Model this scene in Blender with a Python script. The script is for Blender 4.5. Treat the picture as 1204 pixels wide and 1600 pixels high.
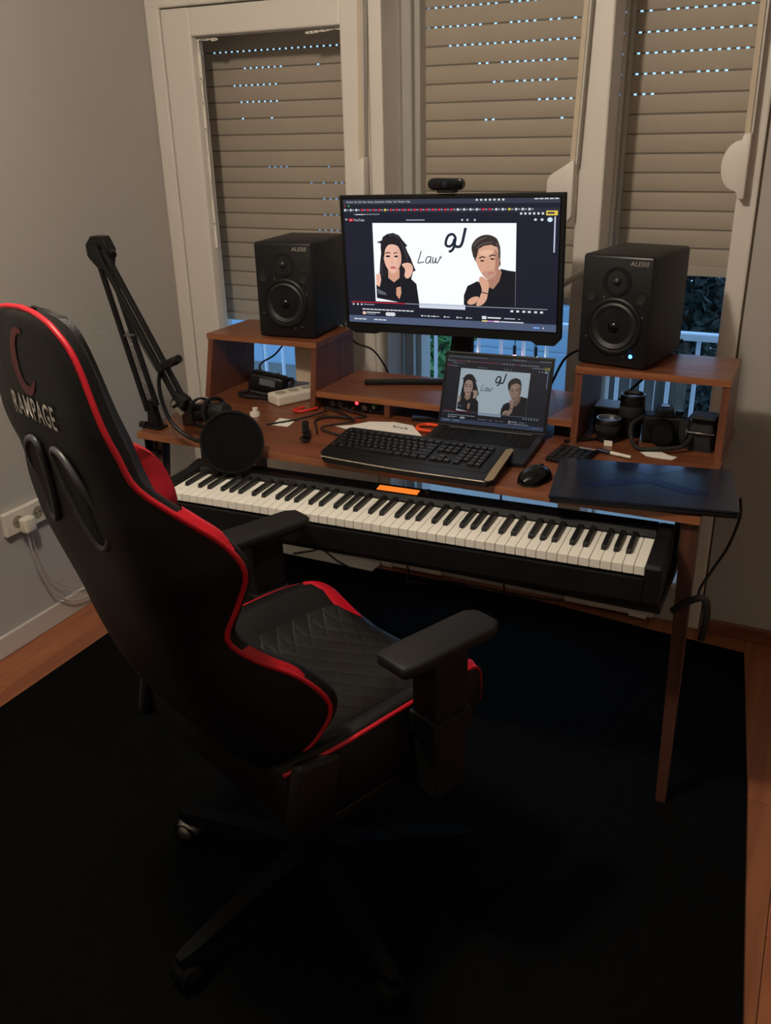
import bpy, bmesh, math, random
from mathutils import Vector, Matrix, Euler

for o in list(bpy.data.objects):
    bpy.data.objects.remove(o, do_unlink=True)
SC = bpy.context.scene
COL = SC.collection
random.seed(7)

# ---------------------------------------------------------------- camera
cam_d = bpy.data.cameras.new('camera')
cam = bpy.data.objects.new('camera', cam_d)
COL.objects.link(cam)
SC.camera = cam
cam_d.sensor_fit = 'VERTICAL'
cam_d.sensor_height = 36.0
cam_d.lens = 1386.27 / 1600 * 36.0
cam_d.clip_start = 0.02
_r = Vector((0.89925193, 0.43690317, -0.02148446))
_u = Vector((-0.15641806, 0.36703705, 0.91696085))
_f = Vector((-0.4085087, 0.82121825, -0.39839833))
cam.matrix_world = Matrix(((_r.x, _u.x, -_f.x, 1.47604), (_r.y, _u.y, -_f.y, -1.73469), (_r.z, _u.z, -_f.z, 1.58973), (0, 0, 0, 1)))

# ---------------------------------------------------------------- world, lamp, exposure
world = bpy.data.worlds.new('dusk_sky')
SC.world = world
world.use_nodes = True
_bg = world.node_tree.nodes['Background']
_bg.inputs[0].default_value = (0.30, 0.58, 1.0, 1)
_bg.inputs[1].default_value = 1.9
lamp_d = bpy.data.lights.new('ceiling_lamp', 'POINT')
lamp_d.energy = 66
lamp_d.color = (1.0, 0.89, 0.75)
lamp_d.shadow_soft_size = 0.06
lamp = bpy.data.objects.new('ceiling_lamp', lamp_d)
lamp.location = (0.42, -1.0, 2.5)
COL.objects.link(lamp)
SC.view_settings.view_transform = 'Standard'
SC.view_settings.look = 'None'
SC.view_settings.gamma = 1
SC.view_settings.use_curve_mapping = False
SC.view_settings.exposure = 0.0

# ---------------------------------------------------------------- materials
MATS = {}
def srgb(r, g, b):
    f = lambda c: (c / 255 / 12.92) if c / 255 <= 0.04045 else ((c / 255 + 0.055) / 1.055) ** 2.4
    return (f(r), f(g), f(b), 1)

def mat(name, col, rough=0.5, metal=0.0, spec=0.5, noise=0.0, nscale=8.0, bump=0.0, bscale=60.0, emit=None, estr=0.0, coat=0.0):
    if name in MATS:
        return MATS[name]
    m = bpy.data.materials.new(name)
    m.use_nodes = True
    nt = m.node_tree
    p = nt.nodes['Principled BSDF']
    p.inputs['Base Color'].default_value = col
    p.inputs['Roughness'].default_value = rough
    p.inputs['Metallic'].default_value = metal
    p.inputs['Specular IOR Level'].default_value = spec
    p.inputs['Coat Weight'].default_value = coat
    if emit:
        p.inputs['Emission Color'].default_value = emit
        p.inputs['Emission Strength'].default_value = estr
    tc = nt.nodes.new('ShaderNodeTexCoord')
    if noise > 0:
        n = nt.nodes.new('ShaderNodeTexNoise')
        n.inputs['Scale'].default_value = nscale
        n.inputs['Detail'].default_value = 5
        nt.links.new(tc.outputs['Object'], n.inputs['Vector'])
        mx = nt.nodes.new('ShaderNodeMix')
        mx.data_type = 'RGBA'
        mx.inputs['A'].default_value = tuple(c * (1 - noise) for c in col[:3]) + (1,)
        mx.inputs['B'].default_value = tuple(min(1, c * (1 + noise)) for c in col[:3]) + (1,)
        nt.links.new(n.outputs['Fac'], mx.inputs['Factor'])
        nt.links.new(mx.outputs['Result'], p.inputs['Base Color'])
    if bump > 0:
        n2 = nt.nodes.new('ShaderNodeTexNoise')
        n2.inputs['Scale'].default_value = bscale
        n2.inputs['Detail'].default_value = 4
        nt.links.new(tc.outputs['Object'], n2.inputs['Vector'])
        b = nt.nodes.new('ShaderNodeBump')
        b.inputs['Strength'].default_value = bump
        b.inputs['Distance'].default_value = 0.002
        nt.links.new(n2.outputs['Fac'], b.inputs['Height'])
        nt.links.new(b.outputs['Normal'], p.inputs['Normal'])
    MATS[name] = m
    return m

def wood(name, c1, c2, scale, rough=0.4, rand=0.0):
    if name in MATS:
        return MATS[name]
    m = bpy.data.materials.new(name)
    m.use_nodes = True
    nt = m.node_tree
    p = nt.nodes['Principled BSDF']
    p.inputs['Roughness'].default_value = rough
    tc = nt.nodes.new('ShaderNodeTexCoord')
    mp = nt.nodes.new('ShaderNodeMapping')
    mp.inputs['Scale'].default_value = scale
    nt.links.new(tc.outputs['Object'], mp.inputs['Vector'])
    oi = nt.nodes.new('ShaderNodeObjectInfo')
    if rand > 0:
        cx = nt.nodes.new('ShaderNodeCombineXYZ')
        mu = nt.nodes.new('ShaderNodeMath'); mu.operation = 'MULTIPLY'; mu.inputs[1].default_value = 50
        nt.links.new(oi.outputs['Random'], mu.inputs[0])
        nt.links.new(mu.outputs[0], cx.inputs['Z'])
        nt.links.new(cx.outputs[0], mp.inputs['Location'])
    n = nt.nodes.new('ShaderNodeTexNoise')
    n.inputs['Scale'].default_value = 3.0
    n.inputs['Detail'].default_value = 8
    n.inputs['Distortion'].default_value = 0.6
    nt.links.new(mp.outputs[0], n.inputs['Vector'])
    rp = nt.nodes.new('ShaderNodeValToRGB')
    rp.color_ramp.elements[0].position = 0.33
    rp.color_ramp.elements[0].color = c1
    rp.color_ramp.elements[1].position = 0.68
    rp.color_ramp.elements[1].color = c2
    nt.links.new(n.outputs['Fac'], rp.inputs['Fac'])
    out = rp.outputs[0]
    if rand > 0:
        hs = nt.nodes.new('ShaderNodeHueSaturation')
        ma = nt.nodes.new('ShaderNodeMath'); ma.operation = 'MULTIPLY_ADD'
        ma.inputs[1].default_value = rand; ma.inputs[2].default_value = 1 - rand / 2
        nt.links.new(oi.outputs['Random'], ma.inputs[0])
        nt.links.new(ma.outputs[0], hs.inputs['Value'])
        nt.links.new(out, hs.inputs['Color'])
        out = hs.outputs[0]
    nt.links.new(out, p.inputs['Base Color'])
    MATS[name] = m
    return m

def glass_mat(name='window_glass'):
    m = bpy.data.materials.new(name)
    m.use_nodes = True
    nt = m.node_tree
    for n in list(nt.nodes):
        if n.type == 'BSDF_PRINCIPLED':
            nt.nodes.remove(n)
    out = [n for n in nt.nodes if n.type == 'OUTPUT_MATERIAL'][0]
    t = nt.nodes.new('ShaderNodeBsdfTransparent'); t.inputs[0].default_value = (0.95, 0.95, 0.95, 1)
    g = nt.nodes.new('ShaderNodeBsdfGlossy'); g.inputs['Roughness'].default_value = 0.03
    fr = nt.nodes.new('ShaderNodeFresnel'); fr.inputs[0].default_value = 1.25
    mx = nt.nodes.new('ShaderNodeMixShader')
    nt.links.new(fr.outputs[0], mx.inputs[0]); nt.links.new(t.outputs[0], mx.inputs[1]); nt.links.new(g.outputs[0], mx.inputs[2])
    nt.links.new(mx.outputs[0], out.inputs[0])
    return m

M_WALL = mat('wall_paint', srgb(181, 176, 169), 0.9, noise=0.03, nscale=3, bump=0.15, bscale=180)
M_CEIL = mat('ceiling_paint', srgb(225, 222, 215), 0.9, noise=0.02)
M_PVC = mat('cream_pvc', srgb(226, 218, 208), 0.45, noise=0.03, nscale=5)
M_PVC2 = mat('grey_pvc', srgb(200, 195, 186), 0.5, noise=0.04, nscale=5)
M_SLAT = mat('shutter_slat', srgb(194, 180, 160), 0.6, noise=0.08, nscale=6, bump=0.25, bscale=90)
M_GAP = mat('shutter_hinge', srgb(128, 120, 106), 0.7, noise=0.15)
M_STRAP = mat('strap_webbing', srgb(205, 188, 165), 0.8, noise=0.08, nscale=60)
M_GLASS = glass_mat()
M_SILICONE = mat('silicone_smear', srgb(235, 228, 215), 0.7, noise=0.1, nscale=30)
M_BASE = mat('baseboard_paint', srgb(205, 196, 186), 0.5, noise=0.04)
M_FLOOR = wood('laminate_floor', srgb(134, 77, 47), srgb(160, 98, 63), (9, 0.7, 1), 0.35, 0.35)
M_FLOORB = mat('floor_underlay', srgb(60, 38, 22), 0.9, noise=0.1)
M_WOOD = wood('walnut_laminate_top', srgb(92, 50, 31), srgb(130, 76, 49), (0.8, 14, 14), 0.33)
M_WOODV = wood('walnut_laminate_side', srgb(84, 45, 29), srgb(116, 66, 43), (14, 14, 0.8), 0.4)
M_EDGE = wood('walnut_edge_band', srgb(120, 70, 44), srgb(150, 94, 60), (0.8, 14, 14), 0.4)
M_BLACK = mat('black_plastic', srgb(11, 11, 12), 0.42, 0.0, 0.35, noise=0.1, nscale=20)
M_MATTE = mat('matte_black_plastic', srgb(8, 8, 9), 0.6, 0.0, 0.3, noise=0.1, nscale=20, bump=0.2, bscale=400)
M_GLOSSB = mat('gloss_black_plastic', srgb(10, 10, 12), 0.2, 0.0, 0.4, noise=0.05, nscale=5)
M_RUBBER = mat('black_rubber', srgb(18, 18, 18), 0.8, noise=0.1)
M_CABLE = mat('black_cable', srgb(20, 19, 20), 0.55, noise=0.1)
M_BASEN = mat('base_nylon', srgb(5, 5, 5), 0.7, 0.0, 0.12, noise=0.1)
M_CHROME = mat('chrome', srgb(215, 215, 215), 0.15, 1.0, noise=0.03)
M_STEEL = mat('brushed_steel', srgb(150, 148, 145), 0.35, 1.0, noise=0.08, nscale=40)
M_WHITEP = mat('white_plastic', srgb(222, 214, 200), 0.4, noise=0.03)
M_IVORY = mat('white_key_plastic', srgb(246, 241, 230), 0.3, noise=0.02, nscale=4)
M_EBONY = mat('black_key_plastic', srgb(20, 19, 19), 0.45, noise=0.1, nscale=30)
M_LEATH = mat('black_faux_leather', srgb(10, 8, 8), 0.55, 0.0, 0.3, noise=0.12, nscale=12, bump=0.35, bscale=260)
M_RED = mat('red_faux_leather', srgb(184, 10, 32), 0.45, noise=0.06, nscale=10, bump=0.3, bscale=260)
M_PAPER = mat('white_paper', srgb(232, 226, 216), 0.8, noise=0.03, nscale=8)
M_ORANGE = mat('orange_rubber', srgb(225, 70, 25), 0.5, noise=0.05)
M_FOLI = mat('green_leaves', srgb(96, 150, 84), 0.6, noise=0.35, nscale=4)
M_DFOLI = mat('dark_leaves', srgb(40, 52, 48), 0.6, noise=0.4, nscale=5)

def seat_material():
    m = bpy.data.materials.new('quilted_faux_leather')
    m.use_nodes = True
    nt = m.node_tree
    p = nt.nodes['Principled BSDF']
    p.inputs['Base Color'].default_value = srgb(17, 15, 13)
    p.inputs['Roughness'].default_value = 0.42
    tc = nt.nodes.new('ShaderNodeTexCoord')
    sp = nt.nodes.new('ShaderNodeSeparateXYZ')
    nt.links.new(tc.outputs['Object'], sp.inputs[0])
    hs = []
    for sgn in (1, -1):
        a = nt.nodes.new('ShaderNodeMath'); a.operation = 'MULTIPLY_ADD'; a.inputs[1].default_value = 1.6 * sgn
        nt.links.new(sp.outputs['Y'], a.inputs[0]); nt.links.new(sp.outputs['X'], a.inputs[2])
        b = nt.nodes.new('ShaderNodeMath'); b.operation = 'MULTIPLY'; b.inputs[1].default_value = math.pi / 0.075
        nt.links.new(a.outputs[0], b.inputs[0])
        c = nt.nodes.new('ShaderNodeMath'); c.operation = 'SINE'; nt.links.new(b.outputs[0], c.inputs[0])
        d = nt.nodes.new('ShaderNodeMath'); d.operation = 'ABSOLUTE'; nt.links.new(c.outputs[0], d.inputs[0])
        hs.append(d)
    mn = nt.nodes.new('ShaderNodeMath'); mn.operation = 'MINIMUM'
    nt.links.new(hs[0].outputs[0], mn.inputs[0]); nt.links.new(hs[1].outputs[0], mn.inputs[1])
    pw = nt.nodes.new('ShaderNodeMath'); pw.operation = 'POWER'; pw.inputs[1].default_value = 0.4
    nt.links.new(mn.outputs[0], pw.inputs[0])
    bp = nt.nodes.new('ShaderNodeBump'); bp.inputs['Strength'].default_value = 0.3; bp.inputs['Distance'].default_value = 0.005
    nt.links.new(pw.outputs[0], bp.inputs['Height']); nt.links.new(bp.outputs[0], p.inputs['Normal'])
    return m
M_QUILT = seat_material()

def rug_material():
    m = bpy.data.materials.new('ribbed_black_pile')
    m.use_nodes = True
    nt = m.node_tree
    p = nt.nodes['Principled BSDF']
    p.inputs['Roughness'].default_value = 0.95
    p.inputs['Specular IOR Level'].default_value = 0.1
    tc = nt.nodes.new('ShaderNodeTexCoord')
    w = nt.nodes.new('ShaderNodeTexWave'); w.inputs['Scale'].default_value = 22; w.inputs['Distortion'].default_value = 0.8
    w.inputs['Detail'].default_value = 2
    nt.links.new(tc.outputs['Object'], w.inputs['Vector'])
    n = nt.nodes.new('ShaderNodeTexNoise'); n.inputs['Scale'].default_value = 90
    nt.links.new(tc.outputs['Object'], n.inputs['Vector'])
    mu = nt.nodes.new('ShaderNodeMath'); mu.operation = 'MULTIPLY'
    nt.links.new(w.outputs['Fac'], mu.inputs[0]); nt.links.new(n.outputs['Fac'], mu.inputs[1])
    rp = nt.nodes.new('ShaderNodeValToRGB')
    rp.color_ramp.elements[0].color = (0.0006, 0.0006, 0.0006, 1)
    rp.color_ramp.elements[1].color = (0.0026, 0.0025, 0.0023, 1)
    nt.links.new(mu.outputs[0], rp.inputs['Fac']); nt.links.new(rp.outputs[0], p.inputs['Base Color'])
    b = nt.nodes.new('ShaderNodeBump'); b.inputs['Strength'].default_value = 0.6; b.inputs['Distance'].default_value = 0.004
    nt.links.new(mu.outputs[0], b.inputs['Height']); nt.links.new(b.outputs[0], p.inputs['Normal'])
    return m
M_RUG = rug_material()

def mesh_cloth_material():
    m = bpy.data.materials.new('black_nylon_mesh')
    m.use_nodes = True
    nt = m.node_tree
    p = nt.nodes['Principled BSDF']
    p.inputs['Base Color'].default_value = srgb(14, 14, 15)
    p.inputs['Roughness'].default_value = 0.9
    p.inputs['Specular IOR Level'].default_value = 0.1
    tc = nt.nodes.new('ShaderNodeTexCoord')
    v = nt.nodes.new('ShaderNodeTexVoronoi'); v.inputs['Scale'].default_value = 700
    nt.links.new(tc.outputs['Object'], v.inputs['Vector'])
    b = nt.nodes.new('ShaderNodeBump'); b.inputs['Strength'].default_value = 0.4; b.inputs['Distance'].default_value = 0.0005
    nt.links.new(v.outputs['Distance'], b.inputs['Height']); nt.links.new(b.outputs[0], p.inputs['Normal'])
    return m
M_NYLON = mesh_cloth_material()

def glow(name, col, s):
    if name in MATS:
        return MATS[name]
    m = bpy.data.materials.new(name)
    m.use_nodes = True
    p = m.node_tree.nodes['Principled BSDF']
    p.inputs['Base Color'].default_value = (0.01, 0.01, 0.012, 1)
    p.inputs['Roughness'].default_value = 0.4
    p.inputs['Specular IOR Level'].default_value = 0.12
    p.inputs['Emission Color'].default_value = col
    p.inputs['Emission Strength'].default_value = s
    MATS[name] = m
    return m

# ---------------------------------------------------------------- geometry helpers
def NB():
    return bmesh.new()

def bx(c, s, bev=0.0, R=None, bm=None, seg=2):
    own = bm is None
    t = bmesh.new()
    bmesh.ops.create_cube(t, size=1)
    bmesh.ops.scale(t, vec=s, verts=t.verts)
    if bev > 0:
        bmesh.ops.bevel(t, geom=list(t.edges), offset=bev, segments=seg, affect='EDGES', profile=0.5)
    if R is not None:
        bmesh.ops.transform(t, matrix=R.to_4x4(), verts=t.verts)
    bmesh.ops.translate(t, vec=c, verts=t.verts)
    if own:
        return t
    join(bm, t)
    return bm

def join(bm, t):
    me = bpy.data.meshes.new('tmp')
    t.to_mesh(me)
    t.free()
    bm.from_mesh(me)
    bpy.data.meshes.remove(me)
    return bm

def b2(x0, x1, y0, y1, z0, z1, bev=0.0, bm=None):
    return bx(((x0 + x1) / 2, (y0 + y1) / 2, (z0 + z1) / 2), (abs(x1 - x0), abs(y1 - y0), abs(z1 - z0)), bev, None, bm)

def ringframe(p0, p1):
    d = (Vector(p1) - Vector(p0)).normalized()
    a = Vector((0, 0, 1)) if abs(d.z) < 0.9 else Vector((1, 0, 0))
    x = d.cross(a).normalized()
    return x, d.cross(x).normalized()

def cyl(p0, p1, r0, r1=None, n=16, bm=None):
    bm = bm or NB()
    r1 = r0 if r1 is None else r1
    p0, p1 = Vector(p0), Vector(p1)
    x, y = ringframe(p0, p1)
    A = [bm.verts.new(p0 + (x * math.cos(a) + y * math.sin(a)) * r0) for a in [2 * math.pi * i / n for i in range(n)]]
    Bv = [bm.verts.new(p1 + (x * math.cos(a) + y * math.sin(a)) * r1) for a in [2 * math.pi * i / n for i in range(n)]]
    for i in range(n):
        bm.faces.new((A[i], A[(i + 1) % n], Bv[(i + 1) % n], Bv[i]))
    bm.faces.new(A[::-1]); bm.faces.new(Bv)
    return bm

def cr(P, k=6, closed=False):
    P = [Vector(p) for p in P]
    n = len(P)
    out = []
    rng = n if closed else n - 1
    for i in range(rng):
        if closed:
            a, b, c, d = P[i - 1], P[i], P[(i + 1) % n], P[(i + 2) % n]
        else:
            b, c = P[i], P[i + 1]
            a = P[i - 1] if i > 0 else b * 2 - c
            d = P[i + 2] if i + 2 < n else c * 2 - b
        for j in range(k):
            t = j / k
            out.append(0.5 * ((2 * b) + (c - a) * t + (2 * a - 5 * b + 4 * c - d) * t * t + (3 * b - a - 3 * c + d) * t ** 3))
    if not closed:
        out.append(P[-1])
    return out

def tube(P, r, n=8, k=6, closed=False, bm=None, smooth=True):
    bm = bm or NB()
    Q = cr(P, k, closed) if smooth else [Vector(p) for p in P]
    m = len(Q)
    rings = []
    x = None
    for i in range(m):
        if closed:
            d = (Q[(i + 1) % m] - Q[i - 1])
        else:
            d = Q[min(i + 1, m - 1)] - Q[max(i - 1, 0)]
        if d.length < 1e-9:
            d = Vector((0, 0, 1))
        d.normalize()
        if x is None:
            a = Vector((0, 0, 1)) if abs(d.z) < 0.9 else Vector((1, 0, 0))
            x = d.cross(a).normalized()
        else:
            x = (x - d * x.dot(d)).normalized()
        y = d.cross(x)
        rr = r[min(i * len(r) // m, len(r) - 1)] if isinstance(r, (list, tuple)) else r
        rings.append([bm.verts.new(Q[i] + (x * math.cos(2 * math.pi * j / n) + y * math.sin(2 * math.pi * j / n)) * rr) for j in range(n)])
    for i in range(m if closed else m - 1):
        A, Bv = rings[i], rings[(i + 1) % m]
        for j in range(n):
            bm.faces.new((A[j], A[(j + 1) % n], Bv[(j + 1) % n], Bv[j]))
    if not closed:
        bm.faces.new(rings[0][::-1]); bm.faces.new(rings[-1])
    return bm

def lathe(prof, n=32, M=None, bm=None):
    own = NB()
    rings = []
    for r, z in prof:
        if r < 1e-6:
            rings.append([own.verts.new((0, 0, z))])
        else:
            rings.append([own.verts.new((r * math.cos(2 * math.pi * i / n), r * math.sin(2 * math.pi * i / n), z)) for i in range(n)])
    for a, b in zip(rings, rings[1:]):
        for i in range(n):
            j = (i + 1) % n
            if len(a) == 1 and len(b) == 1:
                continue
            if len(a) == 1:
                own.faces.new((a[0], b[j], b[i]))
            elif len(b) == 1:
                own.faces.new((a[i], a[j], b[0]))
            else:
                own.faces.new((a[i], a[j], b[j], b[i]))
    bmesh.ops.recalc_face_normals(own, faces=own.faces)
    if M is not None:
        bmesh.ops.transform(own, matrix=M, verts=own.verts)
    if bm is None:
        return own
    return join(bm, own)

def prism(poly, ax, lo, hi, bev=0.0, bm=None):
    t = NB()
    def P(a, b, h):
        return {'x': (h, a, b), 'y': (a, h, b), 'z': (a, b, h)}[ax]
    A = [t.verts.new(P(a, b, lo)) for a, b in poly]
    Bv = [t.verts.new(P(a, b, hi)) for a, b in poly]
    n = len(poly)
    t.faces.new(A); t.faces.new(Bv[::-1])
    for i in range(n):
        t.faces.new((A[i], Bv[i], Bv[(i + 1) % n], A[(i + 1) % n]))
    bmesh.ops.recalc_face_normals(t, faces=t.faces)
    if bev > 0:
        bmesh.ops.bevel(t, geom=list(t.edges), offset=bev, segments=2, affect='EDGES', profile=0.5)
    if bm is None:
        return t
    return join(bm, t)

def grid(rows, closed_u=False, cap=False, bm=None):
    bm = bm or NB()
    V = [[bm.verts.new(p) for p in r] for r in rows]
    for a, b in zip(V, V[1:]):
        m = len(a)
        for i in range(m if closed_u else m - 1):
            j = (i + 1) % m
            bm.faces.new((a[i], a[j], b[j], b[i]))
    if cap:
        bm.faces.new(V[0][::-1]); bm.faces.new(V[-1])
    return bm

def obj(name, bm, m, parent=None, smooth=None, loc=None):
    bmesh.ops.remove_doubles(bm, verts=bm.verts, dist=1e-6)
    bmesh.ops.recalc_face_normals(bm, faces=bm.faces)
    me = bpy.data.meshes.new(name)
    bm.to_mesh(me)
    bm.free()
    for mm in (m if isinstance(m, (list, tuple)) else [m]):
        me.materials.append(mm)
    if smooth is not None:
        for p in me.polygons:
            p.use_smooth = True
        try:
            me.set_sharp_from_angle(angle=math.radians(smooth))
        except Exception:
            pass
    o = bpy.data.objects.new(name, me)
    COL.objects.link(o)
    if parent is not None:
        o.parent = parent
    if loc is not None:
        o.location = loc
    return o

def clone(src, parent, loc=None, rot=None):
    o = src.copy()
    COL.objects.link(o)
    o.parent = parent
    if loc is not None:
        o.location = loc
    if rot is not None:
        o.rotation_euler = rot
    return o

def tag(o, label, cat, group=None):
    o['label'] = label
    o['category'] = cat
    if group:
        o['group'] = group
    return o

def thing(name, label, cat, loc=(0, 0, 0), rz=0.0, group=None, rot=None):
    o = bpy.data.objects.new(name, None)
    o.empty_display_size = 0.05
    COL.objects.link(o)
    o.location = loc
    o.rotation_euler = rot if rot else (0, 0, rz)
    return tag(o, label, cat, group)

def struct(name, bm=None, m=None, label=None, cat=None, loc=(0, 0, 0)):
    if bm is None:
        o = bpy.data.objects.new(name, None)
        COL.objects.link(o)
    else:
        o = obj(name, bm, m)
    o['kind'] = 'structure'
    if label:
        o['label'] = label
        o['category'] = cat or name.split('_')[0]
    o.location = loc
    return o

def text_bm(s, size, shear=0.0, bold=0.0, align='CENTER', spacing=1.0):
    cu = bpy.data.curves.new('tmp_text', 'FONT')
    cu.body = s
    cu.size = size
    cu.shear = shear
    cu.offset = bold
    cu.align_x = align
    cu.space_character = spacing
    cu.resolution_u = 3
    t = bpy.data.objects.new('tmp_text', cu)
    COL.objects.link(t)
    dg = bpy.context.evaluated_depsgraph_get()
    dg.update()
    me = bpy.data.meshes.new_from_object(t.evaluated_get(dg))
    bm = NB()
    bm.from_mesh(me)
    bpy.data.meshes.remove(me)
    bpy.data.objects.remove(t)
    bpy.data.curves.remove(cu)
    return bm

def xf(bm, M):
    bmesh.ops.transform(bm, matrix=M, verts=bm.verts)
    return bm

RX90 = Matrix.Rotation(math.pi / 2, 4, 'X')

# ================================================================ THE SETTING
XL, XR, YW, YF, ZC = -0.797, 2.75, 1.06, -3.0, 2.6
YS = 1.275          # shutter plane
HEAD = 2.03

fl = struct('floor', b2(XL - .1, XR + .1, YF - .1, YW + .06, -0.05, -0.009), M_FLOORB, 'orange brown laminate plank floor around the black rug', 'floor')
pw, pl_ = 0.158, 1.28
pk = None
i = 0
x = XL
while x < XR:
    w = min(pw, XR - x)
    y = YW + 0.05 - 0.37 * ((i * 2) % 5) / 1.3
    ys = [YW + 0.05]
    while y > YF:
        if y < YW:
            ys.append(y)
        y -= pl_
    ys.append(YF)
    for a, b in zip(ys, ys[1:]):
        if a - b < 0.02:
            continue
        obj('plank', b2(x + .0006, x + w - .0006, b + .0006, a - .0006, -0.009, 0.0, 0.0012), M_FLOOR, fl)
    x += pw
    i += 1

struct('ceiling', b2(XL - .1, XR + .1, YF - .1, YW + .4, ZC, ZC + .1), M_CEIL, 'white painted ceiling', 'ceiling')
struct('wall_left', b2(XL - .12, XL, YF, YW + 0.34, 0, ZC), M_WALL, 'beige painted wall left of the desk', 'wall')
struct('wall_right', b2(XR, XR + .12, YF, YW, 0, ZC), M_WALL, 'beige painted side wall out of view', 'wall')
struct('wall_front', b2(XL, XR, YF - .12, YF, 0, ZC), M_WALL, 'beige painted wall behind the camera', 'wall')
wb = b2(1.268, XR, YW, YW + .3, 0, ZC)
b2(XL, 1.268, YW, YW + .34, HEAD + .03, ZC, 0, wb)
b2(0.11, 1.268, YW + .02, YW + .2, 0, 0.14, 0, wb)
struct('wall_back', wb, M_WALL, 'beige painted wall with the shuttered windows', 'wall')
struct('baseboard_left', b2(XL, XL + .014, YF, YW - .03, 0, 0.075, 0.004), M_BASE, 'pale baseboard along the left wall', 'baseboard')
struct('baseboard_back', b2(1.28, XR, YW - .014, YW, 0, 0.05, 0.004), wood('dark_baseboard', srgb(120, 70, 48), srgb(140, 86, 60), (1, 9, 9)), 'brown baseboard right of the desk', 'baseboard')
struct('trim_1', b2(0.115, 0.32, YW - .012, YW + .02, 0.012, 0.062, 0.003), M_BASE, 'short pale trim piece on the wall under the desk centre', 'trim')
struct('trim_2', b2(0.80, 1.11, YW - .012, YW + .02, 0.012, 0.062, 0.003), M_BASE, 'short pale trim piece on the wall under the desk right end', 'trim')
struct('trim_3', b2(XL + .02, 0.06, 0.985, YW + .02, 0.0, 0.012, 0.003), mat('white_threshold', srgb(226, 222, 216), 0.35, noise=0.03), 'white threshold strip at the foot of the balcony door', 'trim')

# ---- window frame posts and head (shared, screwed to the wall)
d1 = struct('door_1', None, None, 'cream plastic balcony door with one tall pane, left of the windows', 'door')
obj('jamb', b2(XL, -0.737, YW - .006, YS - .03, 0, 1.985, 0.006), M_PVC, d1)
obj('head', b2(XL, 0.11, YW - .006, YS + .04, 1.978, HEAD + .03, 0.006), M_PVC, d1)
obj('post', b2(0.066, 0.112, YW - .006, YS + .04, 0, 1.985, 0.005), M_PVC, d1)
sx0, sx1, gx0, gx1 = -0.733, 0.063, -0.612, -0.037
ys0, ys1 = YW - .004, YW + .065
obj('stile', b2(sx0, gx0, ys0, ys1, .014, 1.974, 0.008), M_PVC, d1)
obj('stile', b2(gx1, sx1, ys0, ys1, .014, 1.974, 0.008), M_PVC, d1)
obj('rail', b2(gx0 - .004, gx1 + .004, ys0 + .001, ys1, 1.886, 1.973, 0.006), M_PVC, d1)
obj('rail', b2(gx0 - .004, gx1 + .004, ys0 + .001, ys1, .014, 0.47, 0.006), M_PVC, d1)
obj('pane', b2(gx0 - .004, gx1 + .004, YW + .03, YW + .036, 0.465, 1.89), M_GLASS, d1)
# smeared sealant round the pane
sm = NB()
random.seed(3)
def smear(pts, w):
    for (x0, z0), (x1, z1) in zip(pts, pts[1:]):
        n = 9
        for k in range(n):
            t0 = k / n
            cx_, cz_ = x0 + (x1 - x0) * t0, z0 + (z1 - z0) * t0
            s = w * random.uniform(.3, 1)
            bx((cx_, YW + .0275, cz_), (abs(x1 - x0) / n + s, 0.004, abs(z1 - z0) / n + s), 0.0015, None, sm, 1)
smear([(gx0 + .005, 1.88), (gx0 + .09, 1.874)], .012)
smear([(gx0 + .006, 1.88), (gx0 + .004, 1.15)], .012)
smear([(gx1 - .13, 1.874), (gx1 - .004, 1.882)], .01)
obj('sealant', sm, M_SILICONE, d1)

def window(nm, x0, x1, label, left_guide):
    w = struct(nm, None, None, label, 'window')
    obj('head', b2(x0, x1, YW - .006, YS + .04, HEAD - .01, HEAD + .03, .005), M_PVC, w)
    obj('sill', b2(x0, x1, YW - .006, YS + .06, 0.14, 0.16, .004), M_PVC, w)
    obj('pane', b2(x0 + .002, x1 - .002, YW + .115, YW + .121, 0.16, HEAD - .01), M_GLASS, w)
    if left_guide:
        obj('shutter_guide', b2(x0, x0 + .035, YS - .075, YS + .035, .16, HEAD - .012, .003), M_PVC2, w)
        obj('shutter_guide', b2(x0 + .035, x0 + .055, YS - .05, YS + .035, .16, HEAD - .012, .003), M_PVC2, w)
    else:
        obj('shutter_guide', b2(x0, x0 + .012, YS - .03, YS + .035, .16, HEAD - .012, .003), M_PVC2, w)
    obj('shutter_guide', b2(x1 - .012, x1, YS - .03, YS + .035, .16, HEAD - .012, .003), M_PVC2, w)
    return w
w1 = window('window_1', 0.112, 0.752, 'middle window behind the monitor, shutter mostly down', True)
w2 = window('window_2', 0.832, 1.206, 'right window behind the right speaker, shutter mostly down', False)
pb = obj('post', b2(0.752, 0.832, YW - .006, YS + .04, 0.14, HEAD + .02, .006), M_PVC, w1)
hd = obj('handle', bx((0.775, YW - .045, 1.155), (0.105, 0.014, 0.018), 0.005, Matrix.Rotation(-0.62, 3, 'Y')), M_PVC, w1, 40)
cyl((0.79, YW - .006, 1.165), (0.79, YW - .045, 1.165), .011, bm=(hb := NB()))
obj('handle_spindle', hb, M_PVC, hd, 40)
obj('jamb', b2(1.206, 1.262, YW - .006, YS + .04, 0, HEAD + .03, .006), M_PVC, w2)
obj('seam_cover', b2(1.262, 1.268, YW + .004, YW + .02, 0, HEAD + .03), mat('seam_brown', srgb(90, 75, 60), .9, noise=.1), w2)  # thin brown strip filling the joint between jamb and wall

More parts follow.
